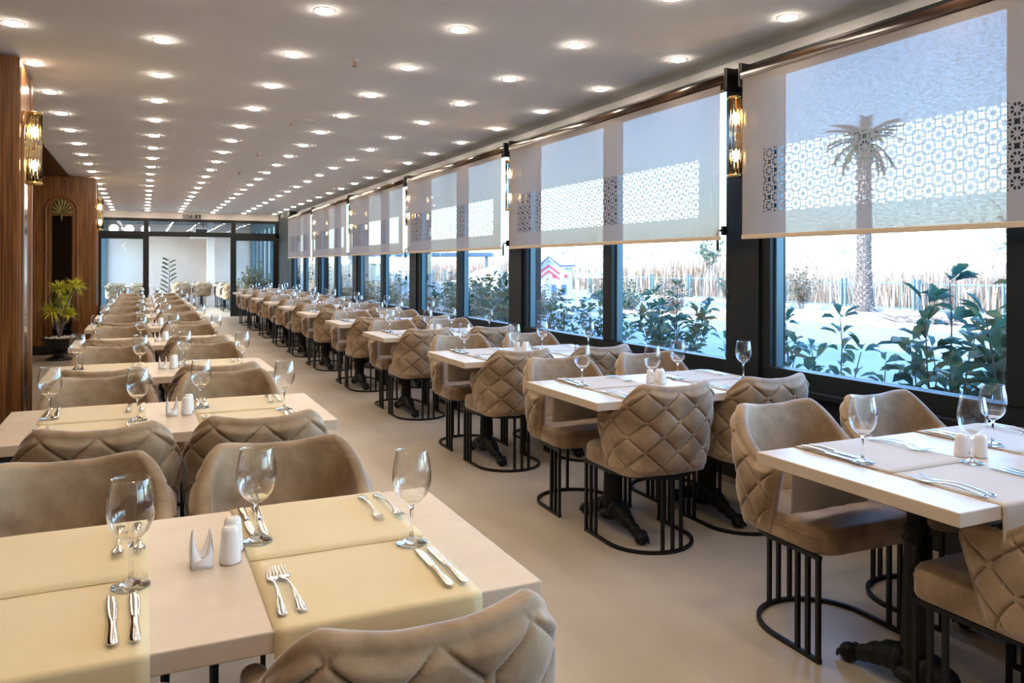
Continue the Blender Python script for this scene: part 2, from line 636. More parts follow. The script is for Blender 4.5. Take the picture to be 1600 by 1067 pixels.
def roller_blind(y0, y1, label, zb=1.585):
    t = thing('roller_blind', label, 'roller blind', (BX + .03, (y0 + y1) / 2, 2.56), 0, 'roller blinds over the windows')
    yc, zc, xc = (y0 + y1) / 2, 2.56, BX + .03
    # lacquered tube
    mb = MB()
    prof = []
    nseg = 20
    rings = []
    for y in (y0 - .0, y1 + .0):
        ring = []
        for k in range(nseg):
            a = 2 * pi * k / nseg
            ring.append((0.052 * cos(a), y - yc, 0.052 * sin(a)))
        rings.append(ring)
    mb.loft(rings)
    fixnormals(mb.build('blind_tube', tube_wood, t))
    # end brackets
    for y, s in ((y0 - .028, 1), (y1 + .004, 1)):
        mb = MB()
        mb.box(-.045, .10, y - yc, y - yc + .024, -.06, .085)
        bevel(mb.build('bracket', plastic_black, t), .008)
    # fabric
    zt = 2.56
    n1, n2 = 24, 10
    vs, fs, uvs, bnd = [], [], [], []
    rnd = random.Random(int(y0 * 10))
    ph = rnd.random() * 6
    xo = BX - xc - .018
    for j in range(n2 + 1):
        for i in range(n1 + 1):
            yy = y0 + .02 + (y1 - y0 - .04) * i / n1
            zz = zb + (zt - zb) * j / n2
            f = 1 - j / n2
            vs.append((xo + .004 * f * sin(yy * 2.2 + ph), yy - yc, zz - zc))
    for j in range(n2):
        for i in range(n1):
            a = j * (n1 + 1) + i
            fs.append((a, a + n1 + 1, a + n1 + 2, a + 1))
    me = bpy.data.meshes.new('blind_fabric')
    me.from_pydata(vs, [], fs)
    me.polygons.foreach_set('use_smooth', [True] * len(fs))
    u1 = me.uv_layers.new(name='UVMap')
    u2 = me.uv_layers.new(name='Band')
    b0, b1, c0, c1 = y0 + .23, y1 - .20, 1.717, 2.092
    for li, lp in enumerate(me.loops):
        x, y, z = me.vertices[lp.vertex_index].co
        y += yc; z += zc
        u1.data[li].uv = (y + 10, z)
        u2.data[li].uv = ((y - b0) / (b1 - b0), (z - c0) / (c1 - c0))
    me.materials.append(blind_fabric)
    o = bpy.data.objects.new('blind_fabric', me)
    C.objects.link(o)
    o.parent = t
    mb = MB()
    mb.box(xo - .007, xo + .007, y0 + .018 - yc, y1 - .018 - yc, zb - zc - .022, zb - zc + .004)
    bevel(mb.build('hem_bar', cream_bar, t), .003)
    # pull cord with weight, at the camera end
    mb = MB()
    for dy in (-.006, .008):
        mb.tube([(-.005, y0 - .008 + dy - yc, 0), (-.005, y0 - .008 + dy - yc, -1.31)], .0013, 5)
    mb.build('pull_cord', plastic_black, t)
    mb = MB()
    mb.lathe([(.006, 0), (.012, .006), (.013, .03), (.011, .055), (.005, .06)], 12, -.005, y0 - .007 - yc, -1.37)
    mb.build('cord_weight', plastic_black, t)
    return t


for k in range(6):
    a = 0.59 + PITCH * k if k else .43
    b = 3.785 + PITCH * k
    if k == 5:
        b = 20.35
    roller_blind(a, b, 'pale screen roller blind with star lattice band, %s along the windows from the camera' % ORD[k + 1])
roller_blind(-2.85, .27, 'pale screen roller blind beside the camera, beyond the right edge of view')


# ------------------------------------------------------------------ wall sconces
def make_sconce():
    t = thing('wall_sconce', 'x', 'wall lamp', group='glass rod wall lamps')
    # local: wall at x=+.06 ; axis at x=0
    mb = MB()
    mb.box(.045, .06, -.045, .045, .02, .49)
    bevel(mb.build('backplate', brass, t), .004)
    for z in (0.0, .488):
        mb = MB()
        mb.lathe([(.046, 0), (.052, .003), (.052, .016), (.046, .022)], 28, 0, 0, z)
        for s in (.0, ):
            mb.box(0, .05, -.02, .02, z + .004, z + .018)
        mb.build('cap_ring', brass, t)
    for k in range(14):
        a = 2 * pi * (k + .5) / 14
        mb = MB()
        mb.tube([(.043 * cos(a), .043 * sin(a), .02), (.043 * cos(a), .043 * sin(a), .49)], .0062, 8)
        mb.build('glass_rod', rod_glass, t)
    mb = MB()
    mb.lathe([(.004, .02), (.004, .49)], 8)
    mb.lathe([(.012, .235), (.014, .24), (.014, .27), (.012, .275)], 12)
    mb.build('lamp_stem', brass, t)
    for z in (.10, .33):
        mb = MB()
        mb.lathe([(.008, 0), (.010, .012), (.016, .03), (.0185, .045), (.016, .06), (.009, .072), (.002, .077)], 16, 0, 0, z)
        mb.build('bulb', bulb_mat, t)
    return t


sconce = make_sconce()
for k in range(5):
    place(sconce, (XW - .06, 3.90 + PITCH * k, 1.955), 0,
          'brass and glass rod wall lamp on the %s window pillar from the camera' % ORD[k + 1], 'glass rod wall lamps')
place(sconce, (-.745 + .06, 6.42, 1.955), pi, 'brass and glass rod wall lamp on the nearer walnut pillar at left', 'glass rod wall lamps')
place(sconce, (-.68 + .06, 14.42, 1.955), pi, 'brass and glass rod wall lamp on the farther walnut pillar at left', 'glass rod wall lamps')

# ------------------------------------------------------------------ ceiling lights
dl = thing('ceiling_light', 'x', 'ceiling light', group='round recessed ceiling lights')
mb = MB()
mb.lathe([(.049, -.0005), (.051, -.003), (.058, -.003), (.060, -.001), (.060, .004)], 28, cap0=False, cap1=False)
mb.build('trim_ring', white_paint, dl)
mb = MB()
mb.lathe([(.0, -.013), (.036, -.0125), (.045, -.0095), (.049, -.005), (.0495, .0)], 28, cap0=False, cap1=False)
mb.build('diffuser', led, dl)
LX = [-.677 + .788 * i for i in range(6)]
for j in range(-5, 19):
    y = 4.345 + .9964 * j
    for i, x in enumerate(LX):
        if j < -1 and not (j % 2 == 0):
            pass
        if j >= -1:
            lab = 'round recessed ceiling light, %s from the windows, %s row from the camera' % (ORD[6 - i], ORD[j + 2])
        else:
            lab = 'round ceiling light behind the camera, %s row back, %s from the windows' % (ORD[-1 - j], ORD[6 - i])
        place(dl, (x, y, CEIL), 0, lab, 'round recessed ceiling lights' if j >= -1 else 'ceiling lights behind the camera')

# sprinklers and speaker
sp = thing('sprinkler', 'x', 'sprinkler', group='ceiling sprinklers')
mb = MB()
mb.lathe([(.028, -.001), (.030, -.004), (.012, -.008), (.010, -.02)], 20, cap0=False)
mb.build('collar', white_paint, sp)
mb = MB()
mb.tube([(-.010, 0, -.018), (-.013, 0, -.035), (-.004, 0, -.048)], .0025, 6)
mb.tube([(.010, 0, -.018), (.013, 0, -.035), (.004, 0, -.048)], .0025, 6)
mb.lathe([(.016, -.052), (.016, -.049)], 14)
mb.build('deflector', brass, sp)
mb = MB()
mb.lathe([(.003, -.046), (.003, -.018)], 8)
mb.build('glass_bulb', red_paint, sp)
for k, y in enumerate((5.28, 7.79, 10.2, 12.3, 14.2, 16.5)):
    place(sp, (1.295, y, CEIL), 0, 'small brass ceiling sprinkler, %s along the ceiling from the camera' % ORD[k + 1], 'ceiling sprinklers')
cs = thing('ceiling_speaker', 'round flat grey loudspeaker grille in the ceiling beside the second sprinkler', 'speaker', (1.42, 7.75, CEIL))
mb = MB()
mb.lathe([(.0, -.006), (.085, -.006), (.088, -.004)], 32, cap0=False, cap1=False)
mb.build('grille', ceiling_paint, cs)
mb = MB()
mb.lathe([(.088, -.006), (.098, -.008), (.104, -.003), (.104, .001)], 32, cap0=False, cap1=False)
mb.build('rim', white_paint, cs)


# ------------------------------------------------------------------ velvet chair
def chair_path(n):
    """plan curve of the backrest, from right arm tip through the back to left arm tip; returns pts, arc-length, normals"""
    raw = []
    W, D = .262, .245
    for i in range(41):
        raw.append((W, .09 - .10 * i / 40 * 1.2))
    m = 200
    for i in range(m + 1):
        a = pi / 2 * (i / m)
        e = 2 / 2.9
        raw.append((W * (cos(a)) ** e, -.03 - (D - .03) * (sin(a)) ** e))
    full = raw + [(-x, y) for x, y in reversed(raw[:-1])]
    s = [0]
    for i in range(1, len(full)):
        s.append(s[-1] + math.dist(full[i], full[i - 1]))
    tot = s[-1]
    out = []
    j = 0
    for i in range(n + 1):
        t = tot * i / n
        while j < len(s) - 2 and s[j + 1] < t:
            j += 1
        f = (t - s[j]) / max(1e-9, s[j + 1] - s[j])
        out.append((full[j][0] + (full[j + 1][0] - full[j][0]) * f, full[j][1] + (full[j + 1][1] - full[j][1]) * f, t - tot / 2))
    return out, tot


def sstep(a, b, x):
    t = min(1, max(0, (x - a) / (b - a)))
    return t * t * (3 - 2 * t)


ZB = .388
LDX, LDZ, LZ0 = .172, .146, .505


def chair_ztop(s):
    s = abs(s)
    z = .802 + .016 * sstep(.04, .19, s)
    z -= .165 * (sstep(.185, .42, s) * .7 + .3 * min(1, max(0, (s - .195) / .2)))
    return z


def chair_surface(P, s, z, tot, off):
    """point of the shell: P plan point, z height, off = outward offset"""
    x, y = P[0], P[1]
    v = (z - ZB) / .42
    sc = .905 + .135 * v - .03 * v * v
    # front lean of the arm tips
    tip = sstep(.30, .52, abs(s))
    y2 = y * sc - .012 - .03 * v * (1 - tip) + tip * (-.075 * (1 - min(1, v * 1.5)))
    x2 = x * sc
    return x2, y2


def make_backrest(parent):
    NU, NV = 300, 46
    path, tot = chair_path(NU)
    half = tot / 2
    nrm = []
    for i in range(NU + 1):
        a = path[max(0, i - 1)]; b = path[min(NU, i + 1)]
        tx, ty = b[0] - a[0], b[1] - a[1]
        l = math.hypot(tx, ty)
        # travelling right arm -> back -> left arm : outward is to the left of travel reversed
        nrm.append((-ty / l * -1, tx / l * -1) if False else (-(ty) / l, tx / l))
    # orient outward (away from origin)
    mid = NU // 2
    if nrm[mid][1] > 0:
        nrm = [(-a, -b) for a, b in nrm]
    TH = .046
    cols = []
    for i in range(NU + 1):
        x, y, s = path[i]
        zt = chair_ztop(s)
        e = half - abs(s)               # distance from the arm tip
        re = .045
        if e < re:
            k = sqrt(max(0, 1 - (1 - e / re) ** 2))
            zt -= .035 * (1 - k)
            th = TH * max(.04, k)
        else:
            th = TH
        nx, ny = nrm[i]
        col = []

        def tuft(z):
            a = s / LDX + (z - LZ0) / LDZ
            b = s / LDX - (z - LZ0) / LDZ
            sa, sb = abs(sin(pi * a)), abs(sin(pi * b))
            g = .62 * (1 - math.exp(-min(sa, sb) / .075)) + .38 * (sa * sb) ** .5
            # dimples at the buttons
            fade = sstep(0, .035, zt - z) * sstep(0, .03, z - ZB) * sstep(0, .05, e)
            return .026 * g * fade
        # outer side up
        NO = 84
        for j in range(NO + 1):
            z = ZB + (zt - ZB) * j / NO
            off = tuft(z) + .004
            # pull in slightly at bottom/top
            px, py = chair_surface((x, y), s, z, tot, 0)
            col.append((px + nx * off, py + ny * off, z))
        # rounded rim
        for j in range(1, 6):
            a = pi * j / 6
            off = .004 - th / 2 + (th / 2) * cos(a)
            px, py = chair_surface((x, y), s, zt, tot, 0)
            col.append((px + nx * off, py + ny * off, zt + th * .42 * sin(a)))
        NI = 12
        for j in range(NI + 1):
            z = zt + (ZB + .02 - zt) * j / NI
            dimp = 0
            for bs in (-.17, 0, .17):
                dd = ((s - bs) ** 2 + (z - .655) ** 2) / .018 ** 2
                dimp += .006 * math.exp(-dd)
            px, py = chair_surface((x, y), s, z, tot, 0)
            off = -th + .004 + dimp * (1 if th > .03 else 0)
            col.append((px + nx * off, py + ny * off, z))
        cols.append(col)
    mb = MB()
    mb.loft(cols, smooth=True, caps=True, closed=True)
    o = fixnormals(mb.build('backrest', velvet, parent))
    # button positions
    btn = []
    for a in range(-8, 9):
        for b in range(-8, 9):
            s = (a + b) / 2 * LDX
            z = LZ0 + (a - b) / 2 * LDZ
            if abs(s) > half - .06 or z < ZB + .045 or z > chair_ztop(s) - .045:
                continue
            fi = (s + half) / tot * NU
            i = int(round(fi))
            P = path[i]
            px, py = chair_surface((P[0], P[1]), s, z, tot, 0)
            btn.append((px, py, z, nrm[i]))
    return o, btn


def rounded_outline(w, d0, d1, r, n=6):
    """rounded rectangle x in +-w, y d0..d1"""
    pts = []
    for cx, cy, a0 in ((w - r, d1 - r, 0), (-w + r, d1 - r, pi / 2), (-w + r, d0 + r * 1.0, pi), (w - r, d0 + r, 3 * pi / 2)):
        for k in range(n + 1):
            a = a0 + pi / 2 * k / n
            pts.append((cx + r * cos(a), cy + r * sin(a)))
    return pts


def make_chair(buttons, name='dining_chair'):
    t = thing(name, 'x', 'chair')
    br, btn = make_backrest(t)
    # seat
    mb = MB()
    rings = []
    for z, s in ((.380, .955), (.383, .985), (.395, 1.0), (.43, 1.0), (.455, .992), (.470, .965), (.478, .90), (.482, .6), (.483, .2)):
        o2 = rounded_outline(.238, -.215, .262, .075)
        rings.append([(x * s, .02 + (y - .02) * s, z) for x, y in o2])
    mb.loft(rings)
    mb.build('seat', velvet, t)
    # piping line of the seat
    mb = MB()
    o2 = rounded_outline(.2385, -.215, .2625, .075)
    mb.tube([(x, y, .440) for x, y in o2] + [(o2[0][0], o2[0][1], .440)], .0022, 5, caps=False)
    mb.build('seat_piping', velvet, t)
    # frames
    W2, YF, YBK = .228, .235, -.228

    def upath():
        p = [(W2, YF), (W2, .0)]
        for k in range(1, 24):
            a = pi * k / 24
            p.append((W2 * cos(a), 0 + YBK * sin(a)))
        p += [(-W2, .0), (-W2, YF)]
        return p

    def flat_ring(z0, z1, hw):
        mb = MB()
        p = upath()
        rings = []
        for i, (x, y) in enumerate(p):
            a = p[max(0, i - 1)]; b = p[min(len(p) - 1, i + 1)]
            tx, ty = b[0] - a[0], b[1] - a[1]
            l = math.hypot(tx, ty)
            nx, ny = -ty / l, tx / l
            rings.append([(x + nx * hw, y + ny * hw, z0), (x - nx * hw, y - ny * hw, z0), (x - nx * hw, y - ny * hw, z1), (x + nx * hw, y + ny * hw, z1)])
        mb.loft(rings, smooth=False)
        return fixnormals(mb.build('x', black_metal, t))
    r1 = flat_ring(0.0, .016, .008)
    r1.name = 'base_ring'
    r2 = flat_ring(.364, .380, .008)
    r2.name = 'seat_frame'
    bars = [(s * W2, y) for s in (-1, 1) for y in (.225, .175, .125)]
    for a in (-.235, 0, .235):
        bars.append((W2 * sin(a), YBK * cos(a)))
    for x, y in bars:
        mb = MB()
        mb.box(x - .0075, x + .0075, y - .0075, y + .0075, .014, .366)
        mb.build('leg_bar', black_metal, t)
    if buttons:
        for px, py, z, nn in btn:
            mb = MB()
            M = Matrix.Translation((px + nn[0] * .010, py + nn[1] * .010, z)) @ Vector((nn[0], nn[1], 0)).to_track_quat('Z', 'Y').to_matrix().to_4x4()
            rings = []
            for r, h in ((.0145, -.006), (.0145, .003), (.0122, .0075), (.007, .0105), (.001, .0115)):
                rings.append([M @ Vector((r * cos(2 * pi * k / 12), r * sin(2 * pi * k / 12), h)) for k in range(12)])
            mb.loft(rings)
            mb.build('button', velvet, br)
    return t


chair_near = make_chair(True)
chair_far = make_chair(False)


# ------------------------------------------------------------------ dining table
def pedestal_mesh(x):
    mb = MB()
    fl = lambda a, z: 1 + (.07 * cos(a * 10) if .16 < z < .52 else 0)
    mb.lathe([(.055, .06), (.072, .075), (.060, .10), (.042, .115), (.052, .13), (.040, .145), (.046, .17), (.044, .25), (.040, .40), (.036, .50),
              (.046, .52), (.034, .535), (.044, .555), (.030, .57), (.030, .66), (.05, .68), (.06, .708)], 30, x, 0, 0, flute=fl)
    # top plate and cross arms
    mb.box(x - .035, x + .035, -.26, .26, .690, .709)
    mb.box(x - .17, x + .17, -.035, .035, .692, .709)
    for s in (-1, 1):
        pts, rs = [], []
        for k in range(13):
            f = k / 12
            y = s * (.03 + .235 * f)
            z = .085 * (1 - f) ** 1.3 + .028 + .020 * sin(f * pi * 1.0)
            pts.append((x + 0.004 * sin(f * 9), y, z))
            rs.append(.038 * (1 - f) + .018 + .004 * sin(f * 26))
        mb.tube(pts, rs, 10)
        # scroll leaf ridge
        mb.tube([(x, s * .05, .125), (x, s * .12, .105), (x, s * .19, .072), (x, s * .245, .060)], [.012, .014, .011, .006], 8)
        # claw and ball
        rings = []
        for k in range(9):
            a = -pi / 2 + pi * k / 8
            rings.append([(x + .033 * max(.02, cos(a)) * cos(b) * (1 + .12 * abs(cos(2 * b))), s * .268 + .036 * max(.02, cos(a)) * sin(b), .033 + .033 * sin(a)) for b in [2 * pi * q / 14 for q in range(14)]])
        mb.loft(rings)
        # knuckles
        for q in (-1, 0, 1):
            mb.tube([(x + q * .018, s * .235, .058), (x + q * .026, s * .262, .056), (x + q * .024, s * .295, .03), (x + q * .02, s * .305, .012)], [.009, .010, .008, .005], 6)
    return mb


def make_table():
    t = thing('dining_table', 'x', 'table')
    mb = MB()
    mb.box(-.635, .635, -.38, .38, .710, .750)
    bevel(mb.build('tabletop', table_top, t), .003, 2)
    mb = MB()
    mb.box(-.33, .33, -.03, .03, .688, .7095)
    mb.build('top_rail', black_metal, t)
    for x in (-.31, .31):
        pedestal_mesh(x).build('pedestal', cast_iron, t)
    return t


table = make_table()


# ------------------------------------------------------------------ placemat
def make_mat(mat, zoff, seed, halfw):
    """laid from the table centre over the -y edge; local origin = table centre, top z .75"""
    rnd = random.Random(seed)
    prof = []
    for k in range(11):
        prof.append((.028 - (.028 + .372) * k / 10, .7505 + zoff, 0))
    for k in range(1, 6):
        a = pi / 2 * k / 5
        prof.append((-.372 - .0115 * sin(a), .7505 + zoff - .0115 * (1 - cos(a)), 0))
    for k in range(1, 13):
        prof.append((-.3835, .7505 + zoff - .0115 - .235 * k / 12, k / 12))
    nx = 16
    W = halfw
    rings_t, rings_b = [], []
    ph = rnd.random() * 6
    for y, z, d in prof:
        rt, rb = [], []
        for i in range(nx + 1):
            x = -W + 2 * W * i / nx
            wob = d * (.006 * sin(x * 22 + ph) + .004 * sin(x * 47 + ph * 2))
            flat = .0006 * max(0, sin(x * 31 + ph + y * 20)) * (1 if d == 0 else 0)
            rt.append((x, y - .0016 * (d > 0) - abs(wob) , z + .0016 * (d == 0) + flat))
            rb.append((x, y - abs(wob) + .0, z))
        rings_t.append(rt); rings_b.append(rb)
    mb = MB()
    rings = [a + list(reversed(b)) for a, b in zip(rings_t, rings_b)]
    mb.loft(rings, smooth=True, caps=True)
    return fixnormals(mb.build('placemat', mat))


mats = {}
for nm, m in (('y', linen_yellow), ('b', linen_beige)):
    for q in (0, 1):
        o = make_mat(m, .0026 * q, 3 + q, .2 if nm == 'y' else .19)
        o['category'] = 'placemat'
        mats[nm, q] = o


# ------------------------------------------------------------------ wine glass
def make_glass():
    outer = [(.0, .0), (.0355, .0), (.037, .0012), (.0365, .0025), (.024, .006), (.010, .011), (.0052, .018), (.0040, .03), (.0036, .055), (.0042, .078),
             (.0062, .088), (.014, .0935), (.026, .102), (.0358, .114), (.0422, .130), (.0452, .147), (.0453, .162), (.0434, .180), (.0398, .199), (.0362, .216)]
    inner = [(.0351, .2165), (.0386, .199), (.0422, .180), (.0441, .162), (.0440, .147), (.0409, .1305), (.0345, .1152), (.0248, .1038), (.012, .098), (.0, .0965)]
    mb = MB()
    mb.lathe(outer + [(.0358, .2172)] + inner, 32, cap0=False, cap1=False)
    n_ = len(outer) - 1
    for j in range(len(mb.f)):
        mb.mi[j] = 1 if j // 32 >= 10 and j // 32 < n_ + 9 else 0
    o = fixnormals(mb.build('wine_glass', [crystal, bowl_glass]))
    o['category'] = 'wine glass'
    return o


wine = make_glass()


def make_shaker():
    t = thing('salt_shaker', 'x', 'shaker')
    mb = MB()
    mb.lathe([(.0, 0), (.020, 0), (.0225, .002), (.0235, .006), (.0228, .014), (.0212, .035), (.0192, .060), (.0182, .070), (.016, .0765), (.010, .079), (.0, .0795)], 28, cap0=False, cap1=False)
    mb.build('body', ceramic, t)
    mb = MB()
    for k in range(5):
        a = 2 * pi * k / 5
        mb.lathe([(.0012, .0790), (.0012, .0797)], 8, .006 * cos(a), .006 * sin(a))
    mb.build('pour_holes', plastic_black, t)
    return t


shaker = make_shaker()


def make_holder():
    mb = MB()
    # U section in x/z, tapering in y towards the tips
    H_ = .078
    outer, inner = [], []
    nz = 14

    def yw(z):
        return .030 * sqrt(max(.0, 1 - (z / H_) ** 1.7)) + .0008
    sec = []
    for k in range(nz + 1):
        z = H_ * (1 - k / nz)
        sec.append((-.019 - .006 * sin(pi * min(1, (1 - z / H_) * .8)), z))
    sec += [(-.018, -.0), (.018, -.0)]
    for k in range(nz + 1):
        z = H_ * k / nz
        sec.append((.019 + .006 * sin(pi * min(1, (1 - z / H_) * .8)), z))
    ins = []
    for k in range(nz + 1):
        z = H_ * (1 - k / nz)
        z2 = max(z, .014)
        f = min(1, z / .03)
        ins.append((.0035 + .0145 * min(1, max(0, z - .022) / .045) ** .7, max(z, .022)))
    full = sec + ins + [(-x, z) for x, z in reversed(ins)]
    n = len(full)
    vs = []
    NYS = 6
    rings = []
    for q in range(NYS + 1):
        t = -1 + 2 * q / NYS
        rings.append([(x * (1 - .10 * t * t), t * yw(max(0, z)) * (1 if abs(t) < 1 else 1), z) for x, z in full])
    mb.loft(rings, smooth=True, caps=True)
    o = fixnormals(mb.build('napkin_holder', ceramic))
    o['category'] = 'napkin holder'
    return o


holder = make_holder()


def strip(mb, pts, smooth=True):
    """pts: (y, xc, halfwidth, zc, halfthick)"""
    rings = []
    for y, xc, w, z, h in pts:
        rings.append([(xc + w * cos(a), y, z + h * sin(a)) for a in [2 * pi * k / 10 for k in range(10)]])
    mb.loft(rings, smooth=smooth)


def make_fork():
    mb = MB()
    strip(mb, [(0, 0, .002, .003, .001), (.003, 0, .0085, .0035, .0014), (.012, 0, .0105, .004, .0017), (.03, 0, .0085, .006, .0016), (.07, 0, .0052, .010, .0018), (.11, 0, .0036, .012, .0020),
               (.15, 0, .0034, .009, .002), (.165, 0, .006, .006, .0016), (.178, 0, .0115, .0045, .0012), (.192, 0, .0125, .004, .001), (.198, 0, .0122, .004, .001)])
    for k in range(4):
        x = -.0096 + .0064 * k
        strip(mb, [(.194, x, .0022, .004, .001), (.215, x, .0019, .0055, .001), (.232, x * .97, .0015, .0095, .0009), (.237, x * .97, .0006, .0105, .0004)])
    o = fixnormals(mb.build('dinner_fork', steel))
    o['category'] = 'fork'
    return o


fork = make_fork()


def make_knife():
    t = thing('dinner_knife', 'x', 'knife')
    mb = MB()
    strip(mb, [(0, 0, .003, .0055, .002), (.004, 0, .0085, .0055, .0035), (.015, 0, .010, .0058, .0045), (.04, 0, .0088, .006, .0048), (.08, 0, .0070, .0062, .0046), (.098, 0, .0068, .006, .0040),
               (.102, 0, .0082, .006, .0046), (.106, 0, .0070, .006, .003)])
    fixnormals(mb.build('handle', steel, t))
    mb = MB()
    strip(mb, [(.105, 0, .006, .005, .0016), (.115, .001, .0085, .0042, .0012), (.15, .0012, .0096, .004, .001), (.19, .001, .0098, .004, .001), (.215, 0, .0080, .004, .0009), (.228, -.002, .0045, .004, .0007), (.234, -.004, .001, .004, .0004)])
    fixnormals(mb.build('blade', steel, t))
    return t


knife = make_knife()

# ------------------------------------------------------------------ lay out the two rows
rnd = random.Random(11)
LEFT = [1.45, 3.33, 5.02, 7.0, 8.9, 10.7, 12.5, 14.3, 16.1]
RIGHT = [1.385, 3.215, 4.92, 6.86, 8.62, 10.5, 12.2, 13.85, 15.65, 17.5, 19.1]


def lay_row(rows, cx, rowname, kind, nearname, farname):
    for i, y0 in enumerate(rows):
        nth = ORD[i + 1]
        yc = y0 + .38
        place(table, (cx, yc, 0), 0, 'pale beige dining table on black iron feet, %s from the camera in the %s' % (nth, rowname), 'dining tables')
        leftseat, rightseat = nearname, farname
        for side in (0, 1):                       # 0 = near the camera, 1 = far side
            for sx in (-1, 1):
                seat = (leftseat if sx < 0 else rightseat)
                where = '%s %s' % ('near' if side == 0 else 'far', seat)
                proto = chair_near if i < 4 else chair_far
                if kind == 'left':
                    px = cx + sx * .30
                    off = .06 if i == 0 else .02
                    cy = y0 + (.055 if i == 0 else .07) if side == 0 else y0 + .76 + .17
                else:
                    px = cx + sx * .315 + .0
                    cy = y0 + .165 if side == 0 else y0 + .76 + .135
                if kind != 'left':
                    px = cx - .240 if sx < 0 else cx + .405
                cy += rnd.uniform(-.02, .02)
                if kind != 'left' and i == 0 and sx < 0:
                    px += .045 if side == 0 else .04
                    cy -= .10 if side == 0 else 0
                if kind == 'left' and i == 1 and side == 0 and sx < 0:
                    px += .05
                if kind == 'left' and i == 0 and side == 0:
                    cy -= .035 if sx > 0 else .10
                    px += .02
                rz = (0 if side == 0 else pi) + rnd.uniform(-.035, .035)
                place(proto, (px + rnd.uniform(-.012, .012), cy, 0), rz,
                      'tufted beige velvet chair at the %s of the %s %s table' % (where + ' place', nth, rowname), 'velvet chairs of the ' + rowname)
                # placemat
                mo = mats['y' if kind == 'left' else 'b', side]
                mx = cx + sx * .30 if kind == 'left' else (cx - .275 if sx < 0 else cx + .355)
                place(mo, (mx, yc, 0), pi * side, '%s linen placemat at the %s place of the %s %s table' %
                      ('cream' if kind == 'left' else 'beige', where, nth, rowname), 'placemats of the ' + rowname)
                zt = .7538 if side == 0 else .7564
                # glass: local frame of the place (x right of the sitter, y away from him)
                c_, s_ = (1, 0) if side == 0 else (-1, 0)

                def W(lx, ly):
                    return (mx + c_ * lx, (y0 + ly) if side == 0 else (y0 + .76 - ly))
                gx, gy = W(.168 + rnd.uniform(-.012, .012), .315 - .035 * side + rnd.uniform(-.015, .015))
                place(wine, (gx, gy, zt), rnd.uniform(0, 6), 'empty wine glass at the %s place of the %s %s table' % (where, nth, rowname), 'wine glasses of the ' + rowname)
                if i < 6:
                    for q, (lx, nm2) in enumerate(((-.176, 'outer'), (-.140, 'inner'))):
                        fx, fy = W(lx + rnd.uniform(-.003, .003), .045 + rnd.uniform(-.006, .006))
                        place(fork, (fx, fy, zt + .0005), pi * side + rnd.uniform(-.05, .05),
                              '%s steel fork at the %s place of the %s %s table' % (nm2, where, nth, rowname), 'forks of the ' + rowname)
                    for q, (lx, nm2) in enumerate(((.180, 'outer'), (.146, 'inner'))):
                        fx, fy = W(lx + rnd.uniform(-.003, .003), .036 + rnd.uniform(-.006, .006))
                        place(knife, (fx, fy, zt + .0005), pi * side + rnd.uniform(-.05, .05),
                              '%s steel knife at the %s place of the %s %s table' % (nm2, where, nth, rowname), 'knives of the ' + rowname)
        # condiments
        if kind == 'left':
            pos = ((.062, -.005, 'front'), (.074, .062, 'rear'))
            hp = (.004, .008)
        else:
            pos = ((-.045, .035, 'left'), (.005, .0, 'right'))
            hp = (.045, .07)
        for dx, dy, nm2 in pos:
            place(shaker, (cx + dx, yc + dy, .7505), 0, 'white ceramic shaker, %s one of the pair on the %s %s table' % (nm2, nth, rowname), 'ceramic shakers')
        place(holder, (cx + hp[0], yc + hp[1], .7505), 0 if kind == 'left' else .3, 'white ceramic two-pronged napkin holder on the %s %s table' % (nth, rowname), 'napkin holders')


lay_row(LEFT, .113, 'left row', 'left', 'wall', 'aisle')
lay_row(RIGHT, 2.585, 'window row', 'right', 'aisle', 'window')


